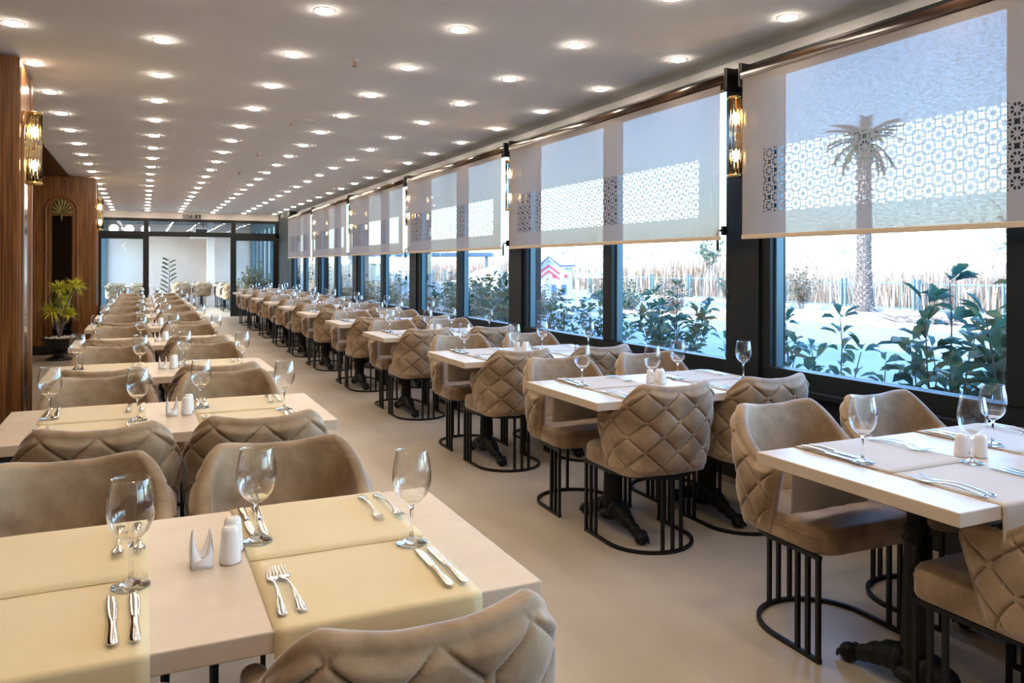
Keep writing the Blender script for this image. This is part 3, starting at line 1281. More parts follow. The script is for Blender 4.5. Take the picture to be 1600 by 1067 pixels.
# ------------------------------------------------------------------ walnut pillars with arched mirror niches
def arch_niche(parent, origin, xdir, ndir, mirror_mat, w=.143, zspring=2.24, z0=.30):
    """niche on a vertical face; origin=(x,y) of the niche axis, xdir along the face, ndir outwards"""
    xd, nd = Vector((*xdir, 0)), Vector((*ndir, 0))
    O = Vector((*origin, 0))
    def P(u, z, n):
        return O + xd * u + nd * n + Vector((0, 0, z))
    # moulding following the arch
    for ro, hw, dn, nm, mt in ((.215, .020, .022, 'arch_moulding', wood), (.165, .009, .012, 'inner_moulding', wood)):
        path = [(-ro, z0 - .1)] + [(-ro, z0 + (zspring - z0) * k / 4) for k in range(1, 5)]
        path += [(ro * cos(pi - pi * k / 24), zspring + ro * sin(pi - pi * k / 24)) for k in range(1, 24)]
        path += [(ro, zspring - (zspring - z0) * k / 4) for k in range(0, 4)] + [(ro, z0 - .1)]
        rings = []
        for i, (u, z) in enumerate(path):
            a = path[max(0, i - 1)]; b = path[min(len(path) - 1, i + 1)]
            tu, tz = b[0] - a[0], b[1] - a[1]
            l = math.hypot(tu, tz)
            nu, nz = -tz / l, tu / l
            rings.append([P(u + nu * hw, z + nz * hw, 0), P(u + nu * hw * .8, z + nz * hw * .8, dn), P(u - nu * hw * .8, z - nz * hw * .8, dn), P(u - nu * hw, z - nz * hw, 0)])
        mb = MB(); mb.loft(rings)
        fixnormals(mb.build(nm, mt, parent))
    mb = MB()
    q = [P(-w, z0, .003), P(w, z0, .003), P(w, 2.16, .003), P(-w, 2.16, .003)]
    q2 = [p + nd * .004 for p in q]
    mb.add(q + q2, [(0, 1, 2, 3), (4, 5, 6, 7), (0, 1, 5, 4), (1, 2, 6, 5), (2, 3, 7, 6), (3, 0, 4, 7)])
    fixnormals(mb.build('mirror_panel', mirror_mat, parent))
    # fan relief
    mb = MB()
    for k in range(9):
        a = pi * (.06 + .88 * k / 8)
        rad = .235 if k == 4 else .225
        c = P(0, 2.185, .006)
        tip = P(rad * .72 * cos(a) * 1.0, 2.185 + rad * sin(a) * 1.05, .010)
        d = (tip - c)
        side = xd * (-sin(a)) + Vector((0, 0, cos(a)))
        m1 = c + d * .72
        rings = []
        for f, wd, h in ((0.02, .004, .004), (.3, .012, .012), (.65, .024, .016), (.88, .026, .014), (1.0, .008, .006)):
            m_ = c + d * f
            rings.append([m_ + side * wd, m_ + side * wd * .5 + nd * h, m_ - side * wd * .5 + nd * h, m_ - side * wd])
        mb.loft(rings)
    mb.loft([[P(-.045, 2.20, .004), P(0, 2.20, .022), P(.045, 2.20, .004)], [P(-.02, 2.13, .004), P(0, 2.13, .02), P(.02, 2.13, .004)], [P(-.003, 2.06, .004), P(0, 2.06, .008), P(.003, 2.06, .004)]])
    fixnormals(mb.build('fan_relief', olive_gold, parent))


def wood_pillar(name, x0, x1, y0, y1, front=None, side=None):
    mb = MB()
    mb.box(x0, x1, y0, y1, 0, CEIL - .016)
    body = struct(name, mb, wood)
    bevel(body, .004)
    mb = MB()
    mb.box(x0, x1 + .006, y0 - .006, y1 + .006, 0, .14)
    mb.build('plinth', plastic_black, body)
    mb = MB()
    # vertical stiles on the front face and on the side face
    for u in (x1 - .015, x1 - .075, x1 - .105, x1 - .30 - .30, x1 - .83):
        mb.box(u - .011, u + .011, y0 - .010, y0 - .0005, .14, CEIL - .02)
    for u in (y0 + .012, y0 + .06, y1 - .06, y1 - .012):
        mb.box(x1 + .0005, x1 + .010, u - .009, u + .009, .14, CEIL - .02)
    mb.build('stile_moulding', wood, body)
    if front is not None:
        arch_niche(body, (front, y0), (1, 0), (0, -1), smoked)
    if side is not None:
        arch_niche(body, (x1, side), (0, 1), (1, 0), silver_mirror)
    return body


wood_pillar('pillar_wood_1', -3.0, -.745, 6.11, 6.80, None, 6.45)
wood_pillar('pillar_wood_2', -3.0, -.68, 14.12, 14.85, -1.14, 14.48)

# ------------------------------------------------------------------ urn with yucca in front of the second pillar
def tuft(mb, c, r, n, rnd, up=.3, w=.009):
    c = Vector(c)
    for k in range(n):
        d = Vector((rnd.gauss(0, 1), rnd.gauss(0, 1), rnd.gauss(up, .75))).normalized()
        l = r * rnd.uniform(.75, 1.05)
        s = d.cross(Vector((0, 0, 1)))
        s = s.normalized() if s.length > .01 else Vector((1, 0, 0))
        m = c + d * l * .5 + Vector((0, 0, .01))
        t = c + d * l - Vector((0, 0, l * .10))
        u = s.cross(d) * w * .5
        mb.add([c + s * w * .4, c - s * w * .4, m - s * w, m + u, m + s * w, t], [(0, 1, 2, 3), (0, 3, 4), (3, 2, 5), (4, 3, 5)], True)


urn = thing('potted_yucca', 'dark pedestal urn with white pebbles and a yellow-green tufted yucca before the far walnut pillar', 'potted plant', (-1.10, 13.34, 0))
mb = MB()
fl = lambda a, z: 1 + (.035 * cos(a * 14) if .10 < z < .27 else 0)
mb.lathe([(.17, 0), (.175, .02), (.12, .045), (.075, .07), (.07, .10), (.11, .13), (.17, .19), (.205, .26), (.215, .285), (.245, .30), (.25, .325), (.23, .33), (.20, .315), (.0, .30)], 42, cap1=False, flute=fl)
mb.build('urn', plastic_black, urn)
rr = random.Random(5)
mb = MB()
for k in range(46):
    a, r = rr.uniform(0, 2 * pi), .19 * sqrt(rr.random())
    s0 = rr.uniform(.016, .028)
    mb.lathe([(s0 * .3, -s0 * .7), (s0, 0), (s0 * .7, s0 * .6), (s0 * .1, s0 * .8)], 7, r * cos(a), r * sin(a), .325)
mb.build('pebbles', pebble, urn)
mb = MB()
heads = [(-.01, -.02, 1.04, .2), (.2, -.03, 1.07, .2), (-.10, -.06, .71, .22), (.12, .0, .66, .17), (.03, .05, .86, .16)]
for x, y, z, r in heads:
    mb.tube([(0, 0, .30), (x * .3, y, .30 + (z - .30) * .5), (x, y, z)], [.02, .016, .012], 7)
mb.build('stem', bark, urn)
mb = MB()
for x, y, z, r in heads:
    tuft(mb, (x, y, z), r, 130, rr)
mb.build('foliage', leaf_yucca, urn)

# ------------------------------------------------------------------ end wall: glazed partition with an open doorway
mb = MB()
mb.box(-1.2, 3.45, YE, YE + .14, 2.615, CEIL)
struct('wall_end', mb, white_paint)
dw = thing('door_1', None, None, (0, 0, 0), kind='structure')


def frame_bars(lst, name, y0=YE + .01, y1=YE + .12, mat=anthracite, parent=dw):
    mb = MB()
    for x0, x1, z0, z1 in lst:
        mb.box(x0, x1, y0, y1, z0, z1)
    return bevel(mb.build(name, mat, parent), .003)


frame_bars([(-1.19, 3.43, 2.535, 2.614), (-1.19, 3.43, 2.145, 2.27), (-1.19, -1.04, 0, 2.535), (3.36, 3.43, 0, 2.535),
            (.03, .15, 2.27, 2.535), (2.19, 2.30, 2.27, 2.535)], 'door_frame')
frame_bars([(.015, .155, 0, 2.145)], 'mullion')
frame_bars([(-1.04, -.95, .0, 2.145), (-.95, .015, 2.07, 2.145), (-.95, .015, 0, .09)], 'fixed_light_frame', YE + .03, YE + .09)
frame_bars([(2.17, 2.32, 0, 2.145), (3.29, 3.36, 0, 2.145), (2.32, 3.29, 2.06, 2.145), (2.32, 3.29, 0, .32)], 'sliding_leaf', YE + .0, YE + .06)
frame_bars([(1.05, 1.22, 2.23, 2.29)], 'door_sensor', YE - .03, YE + .01, plastic_black)
for x0, x1, z0, z1, y in ((-.95, .015, .09, 2.07, .06), (2.32, 3.29, .32, 2.06, .03), (-1.04, .03, 2.27, 2.535, .06), (.15, 2.19, 2.27, 2.535, .06), (2.30, 3.36, 2.27, 2.535, .06)):
    mb = MB()
    mb.box(x0, x1, YE + y, YE + y + .006, z0, z1)
    mb.build('door_pane', pane_glass, dw)

# exit sign
ex = thing('exit_sign', 'small black and white EXIT sign with arrow above the glazed doorway', 'sign', (1.19, YE - .035, 2.62))
mb = MB(); mb.box(-.245, .245, .0, .03, .0, .125)
bevel(mb.build('housing', white_paint, ex), .004)
mb = MB(); mb.box(-.225, .225, -.004, .0, .012, .112)
mb.build('face', sign_black, ex)


def text_mesh(txt, size, name, mat, parent, loc, rot=(pi / 2, 0, 0)):
    cu = bpy.data.curves.new(name, 'FONT')
    cu.body = txt
    cu.size = size
    cu.extrude = .0006
    o = bpy.data.objects.new('tmp_text', cu)
    C.objects.link(o)
    dg = bpy.context.evaluated_depsgraph_get()
    me = bpy.data.meshes.new_from_object(o.evaluated_get(dg))
    bpy.data.objects.remove(o)
    q = bpy.data.objects.new(name, me)
    me.materials.clear()
    me.materials.append(mat)
    C.objects.link(q)
    q.parent = parent
    q.location = loc
    q.rotation_euler = rot
    return q


text_mesh('EXIT', .092, 'lettering', sign_white, ex, (-.21, -.0052, .030))
# running figure in a doorway and arrow
mb = MB()
for poly in ([(.002, .02), (.012, .02), (.012, .10), (.002, .10)], [(.075, .02), (.085, .02), (.085, .10), (.075, .10)], [(.002, .094), (.085, .094), (.085, .102), (.002, .102)]):
    mb.prism(poly, -.0056, -.0042)
mb.prism([(.040 + .009 * cos(2 * pi * k / 10), .084 + .009 * sin(2 * pi * k / 10)) for k in range(10)], -.0056, -.0042)
mb.prism([(.034, .072), (.050, .072), (.046, .048), (.034, .048)], -.0056, -.0042)
mb.prism([(.034, .050), (.042, .050), (.026, .022), (.018, .024)], -.0056, -.0042)
mb.prism([(.038, .050), (.047, .050), (.062, .034), (.056, .026)], -.0056, -.0042)
mb.prism([(.048, .070), (.050, .062), (.066, .056), (.068, .062)], -.0056, -.0042)
mb.build('running_figure', sign_white, ex)
mb = MB()
mb.prism([(.150, .104), (.166, .104), (.166, .058), (.186, .058), (.158, .022), (.130, .058), (.150, .058)], -.0056, -.0042)
mb.build('arrow', sign_white, ex)

# ------------------------------------------------------------------ the room beyond
YF = 30.2
mb = MB(); mb.box(-1.25, 2.30, YF, YF + .15, 0, 2.95); mb.box(2.30, 3.95, YF - .6, YF + .15, 0, 2.95)
struct('wall_far', mb, plaster)
mb = MB(); mb.box(-1.3, 3.95, 22.86, YF + .2, 2.82, 3.35)
struct('ceiling_far', mb, white_paint)
mb = MB()
for k in range(9):
    mb.box(-1.18, 3.6, 23.3 + .8 * k, 23.33 + .8 * k, 2.790, 2.8195)
for k in range(8):
    mb.box(-.8 + .6 * k, -.77 + .6 * k, 22.9, YF, 2.794, 2.8195)
struct('trim_3', mb, aluminium)
mb = MB(); mb.box(1.95, 2.16, 28.0, 28.25, 0, 2.82)
struct('pillar_far', mb, white_paint)
mb = MB(); mb.box(1.45, 1.95, 27.4, 28.6, 2.28, 2.6)
ac = mb.build('air_duct', white_paint)
mb = MB(); mb.box(1.56, 1.90, 27.385, 27.399, 2.33, 2.55)
mb.build('duct_grille', anthracite, ac)
mb = MB(); mb.box(1.6, 1.62, 27.9, 27.92, 2.6, 2.82); mb.box(1.8, 1.82, 27.9, 27.92, 2.6, 2.82)
mb.build('duct_hanger', anthracite, ac)
tag(ac, 'boxy white air duct with a dark grille hanging in the room beyond the doorway', 'air duct')
for side, X0, nm in ((-1, -1.2, 'window_far_left'), (1, 3.5, 'window_far_right')):
    w = thing(nm, None, None, kind='structure')
    mb = MB()
    mb.box(X0, X0 + .1, 22.9, YF - (.6 if side > 0 else 0), 0, .12)
    mb.box(X0, X0 + .1, 22.9, YF - (.6 if side > 0 else 0), 2.55, 2.82)
    mb.box(X0, X0 + .1, 22.9, YF - (.6 if side > 0 else 0), .72, .78)
    for k in range(8):
        y = 22.9 + (YF - 22.9 - (.68 if side > 0 else .08)) * k / 7
        mb.box(X0, X0 + .1, y, y + .08, .12, 2.55)
    mb.build('window_frame', aluminium, w)
    for k in range(7):
        y = 22.9 + (YF - 22.9 - (.68 if side > 0 else .08)) * k / 7
        y1 = 22.9 + (YF - 22.9 - (.68 if side > 0 else .08)) * (k + 1) / 7
        mb = MB(); mb.box(X0 + .04, X0 + .046, y + .08, y1, .12, .72); mb.box(X0 + .04, X0 + .046, y + .08, y1, .78, 2.55)
        mb.build('window_pane', pane_glass, w)

pl = thing('ceiling_panel_light', 'x', 'ceiling light', group='square ceiling panels beyond the doorway')
mb = MB(); mb.box(-.3, .3, -.3, .3, -.01, -.0005)
mb.build('panel_frame', white_paint, pl)
mb = MB(); mb.box(-.28, .28, -.28, .28, -.013, -.0102)
mb.build('diffuser', panel_led, pl)
for q, (x, y) in enumerate(((.55, 24.4), (.62, 26.0), (1.75, 24.4), (1.82, 26.0))):
    place(pl, (x, y, 2.79), 0, 'square white ceiling panel light beyond the doorway, %s %s' % ('nearer' if q % 2 == 0 else 'farther', 'left' if q < 2 else 'right'), 'square ceiling panels beyond the doorway')
gp = thing('globe_pendant', 'x', 'pendant lamp', group='opal globe pendants')
mb = MB()
mb.lathe([(.002, -.12)] + [(.12 * sin(pi * k / 16), -.12 * cos(pi * k / 16)) for k in range(1, 16)] + [(.002, .12)], 24)
mb.build('globe', globe_mat, gp)
mb = MB(); mb.tube([(0, 0, .12), (0, 0, .40)], .004, 6); mb.lathe([(.03, .10), (.02, .14)], 12)
mb.build('cord', brass, gp)
for q, x in enumerate((-.72, -.33, .08)):
    place(gp, (x, 24.6, 2.40), 0, 'white globe pendant behind the left upper pane, %s from the left' % ORD[q + 1], 'opal globe pendants')

BEY = ((-.40, 26.9, 0, 'left'), (1.50, 28.7, 0, 'right'), (2.75, 25.5, 0, 'window'), (2.75, 27.6, 0, 'far window'))
for x, y, a, nm in BEY:
    place(table, (x, y, 0), a, 'pale dining table without glasses at the %s place in the room beyond the doorway' % nm, 'tables beyond the doorway')
    for side in (0, 1):
        for sx in (-1, 1):
            place(chair_far, (x + sx * .32, y + (-.52 if side == 0 else .52), 0), pi * side,
                  'velvet chair at the %s table beyond the doorway, %s side %s' % (nm, 'near' if side == 0 else 'far', 'left' if sx < 0 else 'right'),
                  'chairs beyond the doorway')


def feather_plant(name, label, loc, h, n, cat='potted plant'):
    t = thing(name, label, cat, loc)
    mb = MB()
    mb.lathe([(.10, 0), (.13, .02), (.16, .28), (.15, .30), (.13, .28), (0, .27)], 20, cap1=False)
    mb.build('pot', white_paint, t)
    rq = random.Random(3)
    mb = MB(); mb.tube([(0, 0, .27), (.01, 0, h * .55), (0, 0, h * .92)], [.02, .015, .006], 7)
    mb.build('stem', bark, t)
    mb = MB()
    for k in range(n):
        z = .5 + (h - .55) * k / n
        a = (0 if k % 2 else pi) + rq.uniform(-.4, .4)
        d = Vector((cos(a), sin(a) * .4, .95)).normalized()
        l = .36 * (1 - .35 * k / n)
        b = Vector((0, 0, z - .08))
        mb.tube([b, b + d * l * .5 + Vector((0, 0, -.02)), b + d * l + Vector((0, 0, -.07))], [.007, .005, .002], 5)
        for q in range(10):
            f = .15 + .85 * q / 10
            c = b + d * l * f + Vector((0, 0, -.07 * f * f))
            for sgn in (-1, 1):
                e = c + Vector((cos(a + sgn * 1.0), sin(a + sgn * 1.0) * .5, .25 * sgn - .05)) * .11
                s_ = Vector((0, 0, .022))
                mb.add([c - s_, c + s_, e], [(0, 1, 2)], True)
    mb.build('foliage', frond_mat, t)


feather_plant('potted_palm', 'tall thin feathery plant in a pot against the pale wall beyond the doorway', (.83, 29.7, 0), 1.75, 15)


# ------------------------------------------------------------------ leafy shrubs
def leaf(mb, p, d, l, w, rnd):
    s = d.cross(Vector((rnd.uniform(-.5, .5), rnd.uniform(-.5, .5), 1)))
    if s.length < .05:
        s = Vector((1, 0, 0))
    s.normalize()
    u = s.cross(d).normalized()
    a = p + d * l * .35
    b = p + d * l * .72 - u * l * .06
    t = p + d * l - u * l * .16
    k = u * w * .28
    mb.add([p, a + s * w * .38 + k, a, a - s * w * .38 + k, b + s * w * .5 + k, b, b - s * w * .5 + k, t],
           [(0, 2, 1), (0, 3, 2), (1, 2, 5, 4), (2, 3, 6, 5), (4, 5, 7), (5, 6, 7)], True)


def shrub(loc, h, r, stems, leaf_l, label, seed, mat=None, group='shrubs outside the windows', name='leafy_shrub', zmin=.25, per=6, cat='shrub', nodes=8):
    rq = random.Random(seed)
    t = thing(name, label, cat, loc, 0, group)
    ms, ml = MB(), MB()
    for k in range(stems):
        a = 2 * pi * k / stems + rq.uniform(-.5, .5)
        rr_ = r * rq.uniform(.25, 1.0)
        hh = h * rq.uniform(.62, 1.0) * (1 - .25 * (rr_ / r) ** 2)
        if k == 0:
            hh = h; rr_ = r * .25
        p0 = Vector((.05 * cos(a), .05 * sin(a), 0))
        p3 = Vector((rr_ * cos(a), rr_ * sin(a), hh))
        p1 = p0 + Vector((0, 0, hh * .45)) + Vector((cos(a), sin(a), 0)) * rr_ * .25
        pts = []
        for q in range(7):
            f = q / 6
            pts.append(p0 * (1 - f) ** 2 + p1 * 2 * f * (1 - f) + p3 * f * f + Vector((rq.uniform(-.01, .01), rq.uniform(-.01, .01), 0)))
        ms.tube(pts, [.008 * (1 - .7 * q / 6) + .001 for q in range(7)], 5, caps=False)
        for q in range(nodes):
            f = zmin + (1 - zmin) * (q + 1) / nodes
            i = min(5, int(f * 6))
            p = pts[i].lerp(pts[i + 1], f * 6 - i)
            ax = (pts[i + 1] - pts[i]).normalized()
            for z in range(per if q == nodes - 1 else max(2, per - 3)):
                an = rq.uniform(0, 2 * pi)
                o_ = ax.orthogonal().normalized()
                dd = (Matrix.Rotation(an, 3, ax) @ o_) * 1.0 + ax * rq.uniform(-.1, 1.3) + Vector((0, 0, rq.uniform(-.4, .5)))
                dd.normalize()
                st = p + dd * leaf_l * .25
                leaf(ml, st, dd, leaf_l * rq.uniform(.7, 1.15), leaf_l * .5 * rq.uniform(.8, 1.1), rq)
    ms.build('stems', bark, t)
    ml.build('foliage', mat or leaf_big, t)
    return t


WS = [
    (4.75, 4.95, .93, .26, 7, .13, 'low dark shrub behind the left edge of the nearest window', 6),
    (4.55, 4.20, 1.02, .22, 4, .135, 'sparse two-stemmed shrub with drooping leaves in the middle of the nearest window', 5),
    (4.55, 3.80, .74, .15, 4, .10, 'tiny shrub tip just above the sill of the nearest window', 4),
    (4.45, 3.30, 1.30, .30, 7, .155, 'tall shrub with big brown-green leaves left of the nearest mullion', 6),
    (4.50, 2.85, 1.28, .34, 16, .14, 'dense big-leaved shrub right of the nearest mullion', 7),
    (4.8, 5.75, .72, .16, 5, .10, 'low shrub at the right end of the second window', 5),
    (5.0, 6.75, 1.17, .45, 22, .12, 'dense round green shrub right of the mullion in the second window', 6),
    (5.1, 8.2, 1.04, .50, 20, .11, 'broad green shrub left of the mullion in the second window', 6),
    (5.2, 9.6, 1.00, .35, 12, .10, 'small green shrub at the left edge of the second window', 5),
    (5.0, 10.7, 1.32, .5, 24, .12, 'tall dense shrub at the right end of the third window', 6),
    (5.1, 11.9, 1.22, .5, 24, .12, 'dense shrub right of the mullion in the third window', 6),
    (5.2, 13.3, 1.10, .5, 20, .12, 'bushy shrub left of the mullion in the third window', 6),
    (5.1, 14.9, 1.0, .45, 18, .12, 'rounded shrub at the right end of the fourth window', 6),
    (5.1, 16.6, .95, .45, 18, .12, 'rounded shrub at the left end of the fourth window', 6),
    (5.1, 18.6, 1.0, .5, 18, .12, 'rounded shrub behind the fifth window', 6),
    (5.0, 20.7, 1.1, .5, 18, .12, 'rounded shrub behind the sixth window', 6),
]
for q, (x, y, h, r, st, ll, lab, nd) in enumerate(WS):
    shrub((x, y, -.03), h + .03, r, st, ll, lab, 40 + q, leaf_big if q != 7 else leaf_big, nodes=nd + (0 if h < 1 else 2))
shrub((2.95, 23.7, 0), 1.45, .5, 46, .075, 'yellowish bushy plant behind the right-hand glass of the doorway', 77, leaf_olive, None, 'bushy_plant', .3, 7, 'plant', 14)

# ------------------------------------------------------------------ outdoors
mb = MB(); mb.box(-60, 21.3, -40, 120, -.4, -.03)
tag(struct('ground', mb, paving), None)
mb = MB(); mb.box(21.3, 160, -60, 180, -.45, -.06)
struct('field', mb, field_mat)


def disc(name, mat, x, y, rx, ry, z0, z1, label, cat, rot=0, group=None, inner=None):
    mb = MB()
    n = 40
    out = []
    for k in range(n):
        a = 2 * pi * k / n
        u, v = rx * cos(a), ry * sin(a)
        out.append((x + u * cos(rot) - v * sin(rot), y + u * sin(rot) + v * cos(rot)))
    mb.prism(out, z0, z1, 'Z')
    o = fixnormals(mb.build(name, mat))
    return tag(o, label, cat, group)


disc('planting_bed', soil, 17.8, 15.4, 2.1, 4.6, -.03, .03, 'low oval bed of orange soil around the palm tree', 'planting bed')
disc('planting_bed', soil, 14.2, 18.8, 1.2, 2.4, -.03, .02, 'small orange soil bed seen through the second window', 'planting bed')
for q, (xa, ya, xb, yb, lab) in enumerate(((15.9, 11.2, 15.7, 19.6, 'long pale kerb in front of the orange soil bed'), (20.6, 8, 20.6, 30, 'long pale kerb at the foot of the fence'),
                                           (12.9, 16.4, 12.9, 21.2, 'short pale kerb beside the small soil bed'))):
    mb = MB(); mb.box(min(xa, xb), max(xa, xb) + .14, ya, yb, -.03, .09)
    tag(bevel(mb.build('kerb', kerb_mat), .01), lab, 'kerb')
# pruned branches lying on the ground
mb = MB()
rq = random.Random(9)
for k in range(26):
    x, y = 16.6 + rq.uniform(-.5, .5), 12.9 + rq.uniform(-1.1, 1.1)
    a = rq.uniform(-.6, .6) + pi / 2
    l = rq.uniform(.5, 1.1)
    z = rq.uniform(.0, .22)
    mb.tube([(x, y, z), (x + cos(a) * l * .5, y + sin(a) * l * .5, z + rq.uniform(0, .1)), (x + cos(a) * l, y + sin(a) * l, z + rq.uniform(-.0, .25))], [.02, .014, .006], 5)
tag(mb.build('branch_pile', bark), 'heap of cut branches lying on the pale ground near the palm', 'branches', kind='stuff')

# palm tree
palm = thing('palm_tree', 'tall palm with a shaggy trunk, crown dim behind the nearest blind', 'palm tree', (20.15, 17.48, -.03))
mb = MB()
mb.lathe([(.30, 0), (.25, .4), (.19, 1.2), (.17, 3.0), (.18, 5.0), (.13, 5.2)], 16)
rq = random.Random(2)
for j in range(62):
    z = .08 + j * .082
    rad = .27 - .09 * min(1, z / 1.3)
    for k in range(9):
        a = 2 * pi * (k + .5 * (j % 2)) / 9 + rq.uniform(-.1, .1)
        c = Vector((rad * cos(a), rad * sin(a), z))
        o_ = Vector((cos(a), sin(a), 0)); s_ = Vector((-sin(a), cos(a), 0))
        l = rq.uniform(.05, .11)
        mb.add([c + s_ * .06, c - s_ * .06, c - s_ * .035 + o_ * l * .8 + Vector((0, 0, .09)), c + s_ * .035 + o_ * l * .8 + Vector((0, 0, .09)), c + Vector((0, 0, .1))],
               [(0, 1, 2, 3), (3, 2, 4), (0, 3, 4), (1, 4, 2)])
mb.build('trunk', bark, palm)
mb = MB()
pts = []
nf = 16
for q in range(nf + 1):
    f = q / nf
    pts.append(Vector((1.0 * f, 0, .5 * f - .85 * f * f)))
mb.tube(pts, [.018 * (1 - .8 * q / nf) + .002 for q in range(nf + 1)], 5)
for q in range(1, nf + 1):
    for m_ in (0, .5):
        f = min(1, (q - m_) / nf)
        i = min(nf - 1, int(f * nf))
        p = pts[i].lerp(pts[i + 1], f * nf - i)
        for sgn in (-1, 1):
            l = .42 * (1 - .5 * abs(f - .4))
            e = p + Vector((.22, sgn * l * .75, -.12 * (1 + f)))
            mb.add([p + Vector((-.018, 0, 0)), p + Vector((.018, 0, 0)), e], [(0, 1, 2)], True)
fr = mb.build('frond', frond_mat, palm)
rq = random.Random(4)
for k in range(34):
    o = fr if k == 0 else fr.copy()
    if k:
        C.objects.link(o)
        o.parent = palm
    o.location = (0, 0, 5.2)
    o.rotation_euler = (0, rq.uniform(-1.15, .75), 2 * pi * k / 34 * 5.3)
    o.scale = (1, 1, 1)


def sapling(name, label, loc, h, r, seed, mat, cat='tree', group=None, trunk=.03, nb=9, leaves=60, leafl=.09, tm=bark):
    rq = random.Random(seed)
    t = thing(name, label, cat, loc, 0, group)
    ms, ml = MB(), MB()
    top = Vector((rq.uniform(-.1, .1), rq.uniform(-.1, .1), h * .72))
    ms.tube([(0, 0, 0), (rq.uniform(-.04, .04), rq.uniform(-.04, .04), h * .35), top], [trunk, trunk * .8, trunk * .55], 7)
    for k in range(nb):
        a = 2 * pi * k / nb + rq.uniform(-.3, .3)
        s_ = Vector((0, 0, h * rq.uniform(.42, .72)))
        s_.x, s_.y = top.x * s_.z / top.z, top.y * s_.z / top.z
        e = s_ + Vector((cos(a) * r * rq.uniform(.5, 1), sin(a) * r * rq.uniform(.5, 1), (h - s_.z) * rq.uniform(.5, 1.0)))
        m_ = s_.lerp(e, .5) + Vector((0, 0, -.05 * h))
        ms.tube([s_, m_, e], [trunk * .45, trunk * .3, trunk * .12], 5, caps=False)
        for q in range(7):
            f = rq.uniform(.3, 1)
            p = s_.lerp(e, f)
            d = Vector((rq.gauss(0, 1), rq.gauss(0, 1), rq.gauss(.9, .7))).normalized()
            e2 = p + d * r * rq.uniform(.3, .7)
            ms.tube([p, p.lerp(e2, .5) + Vector((0, 0, .01)), e2], [trunk * .16, trunk * .1, trunk * .05], 4, caps=False)
            for z in range(max(0, leaves // (nb * 7))):
                pp = p.lerp(e2, rq.uniform(.3, 1.05))
                dd = Vector((rq.gauss(0, 1), rq.gauss(0, 1), rq.gauss(0, 1))).normalized()
                leaf(ml, pp, dd, leafl * rq.uniform(.7, 1.2), leafl * .5, rq)
    ms.build('branches', tm, t)
    if ml.v:
        ml.build('foliage', mat, t)
    return t


sapling('slender_tree', 'slender staked young tree with a sparse crown right of the palm', (18.9, 11.9, -.03), 2.9, .55, 8, leaf_hedge, leaves=500, leafl=.07, trunk=.045)
sapling('slender_tree', 'small round-headed tree whose top shows behind the second window mullion', (19.5, 24.0, -.03), 2.4, .5, 9, leaf_hedge, leaves=700, leafl=.09)

# hedge bushes near the fence and mid distance
HB = [(19.4, 22.6, 1.25, .8, 'dry brown-green bush left of the palm, farthest left', 0), (19.5, 21.0, 1.2, .8, 'brown-green bush left of the palm, second from the left', 1),
      (19.6, 19.5, 1.35, .7, 'reddish brown bush close beside the palm trunk', 1),
      (13.5, 18.2, 1.0, .7, 'brown-tipped bush at the right end of the second window', 1), (13.2, 20.0, .95, .7, 'green bush behind the round shrub in the second window', 0),
      (13.6, 21.9, 1.15, .6, 'tall brown-tipped bush just right of the second window mullion', 1), (12.0, 23.2, .9, .8, 'low hedge bush left of the second window mullion', 0),
      (9.9, 19.2, 1.0, .7, 'hedge bush in front of the little playhouse', 1), (9.6, 22.8, .9, .8, 'low hedge bush left of the playhouse', 0),
      (8.3, 18.2, .95, .6, 'hedge bush between the playhouse and the third window', 1),
      (8.6, 22.5, 1.2, .8, 'brownish bush before the wavy wall', 1), (7.4, 24.5, 1.3, .8, 'orange-brown bush beside the rock wall', 1),
      (6.1, 30.2, 1.5, .7, 'dark bush far beyond the fifth window', 0), (5.9, 25.6, 1.2, .6, 'bush beyond the fourth window', 0)]
for q, (x, y, h, r, lab, k) in enumerate(HB):
    shrub((x, y, -.03), h, r, 26, .10, lab, 100 + q, leaf_dry if k else leaf_hedge, 'distant hedge bushes', 'hedge_bush', .2, 6, 'bush', 9)

# fence along the field
fe = thing('mesh_fence', 'long low grey-green fence of thin bars and paired posts before the reeds', 'fence', (22.4, 0, -.03))
mb = MB()
for y in range(2, 64, 1):
    mb.box(-.012, .012, y * 1.0, y * 1.0 + .02, 0, .88)
for z in (.06, .86):
    mb.box(-.012, .012, 2, 64, z, z + .03)
for k in range(0, 620, 1):
    mb.box(-.003, .003, 2 + k * .1, 2.006 + k * .1, .06, .86)
mb.build('bars', fence_mat, fe)
for k in range(22):
    mb = MB()
    for d in (-.09, .09):
        mb.box(-.04, .04, 2.9 + 2.9 * k + d - .03, 2.9 + 2.9 * k + d + .03, 0, 1.02)
    mb.build('post', fence_mat, fe)

# reeds
mb = MB()
rq = random.Random(21)
for k in range(15000):
    x = 23.3 + 7 * rq.random() ** 1.3
    y = rq.uniform(4, 75)
    h = (1.25 + .45 * sin(y * .35) * sin(y * .13 + 1) + rq.uniform(-.35, .45)) * (1 + .10 * (x - 23.3) / 2)
    w = rq.uniform(.015, .035)
    lx, ly = rq.uniform(-.25, .25), rq.uniform(-.25, .25)
    a = rq.uniform(0, pi)
    dx, dy = cos(a) * w, sin(a) * w
    mb.add([(x - dx, y - dy, -.06), (x + dx, y + dy, -.06), (x + lx * .5 + dx, y + ly * .5 + dy, h * .6), (x + lx * .5 - dx, y + ly * .5 - dy, h * .6), (x + lx, y + ly, h),
            (x + lx * .5 + rq.uniform(-.3, .3), y + ly * .5 + rq.uniform(-.3, .3), h * .75)], [(0, 1, 2, 3), (3, 2, 4), (3, 2, 5)])
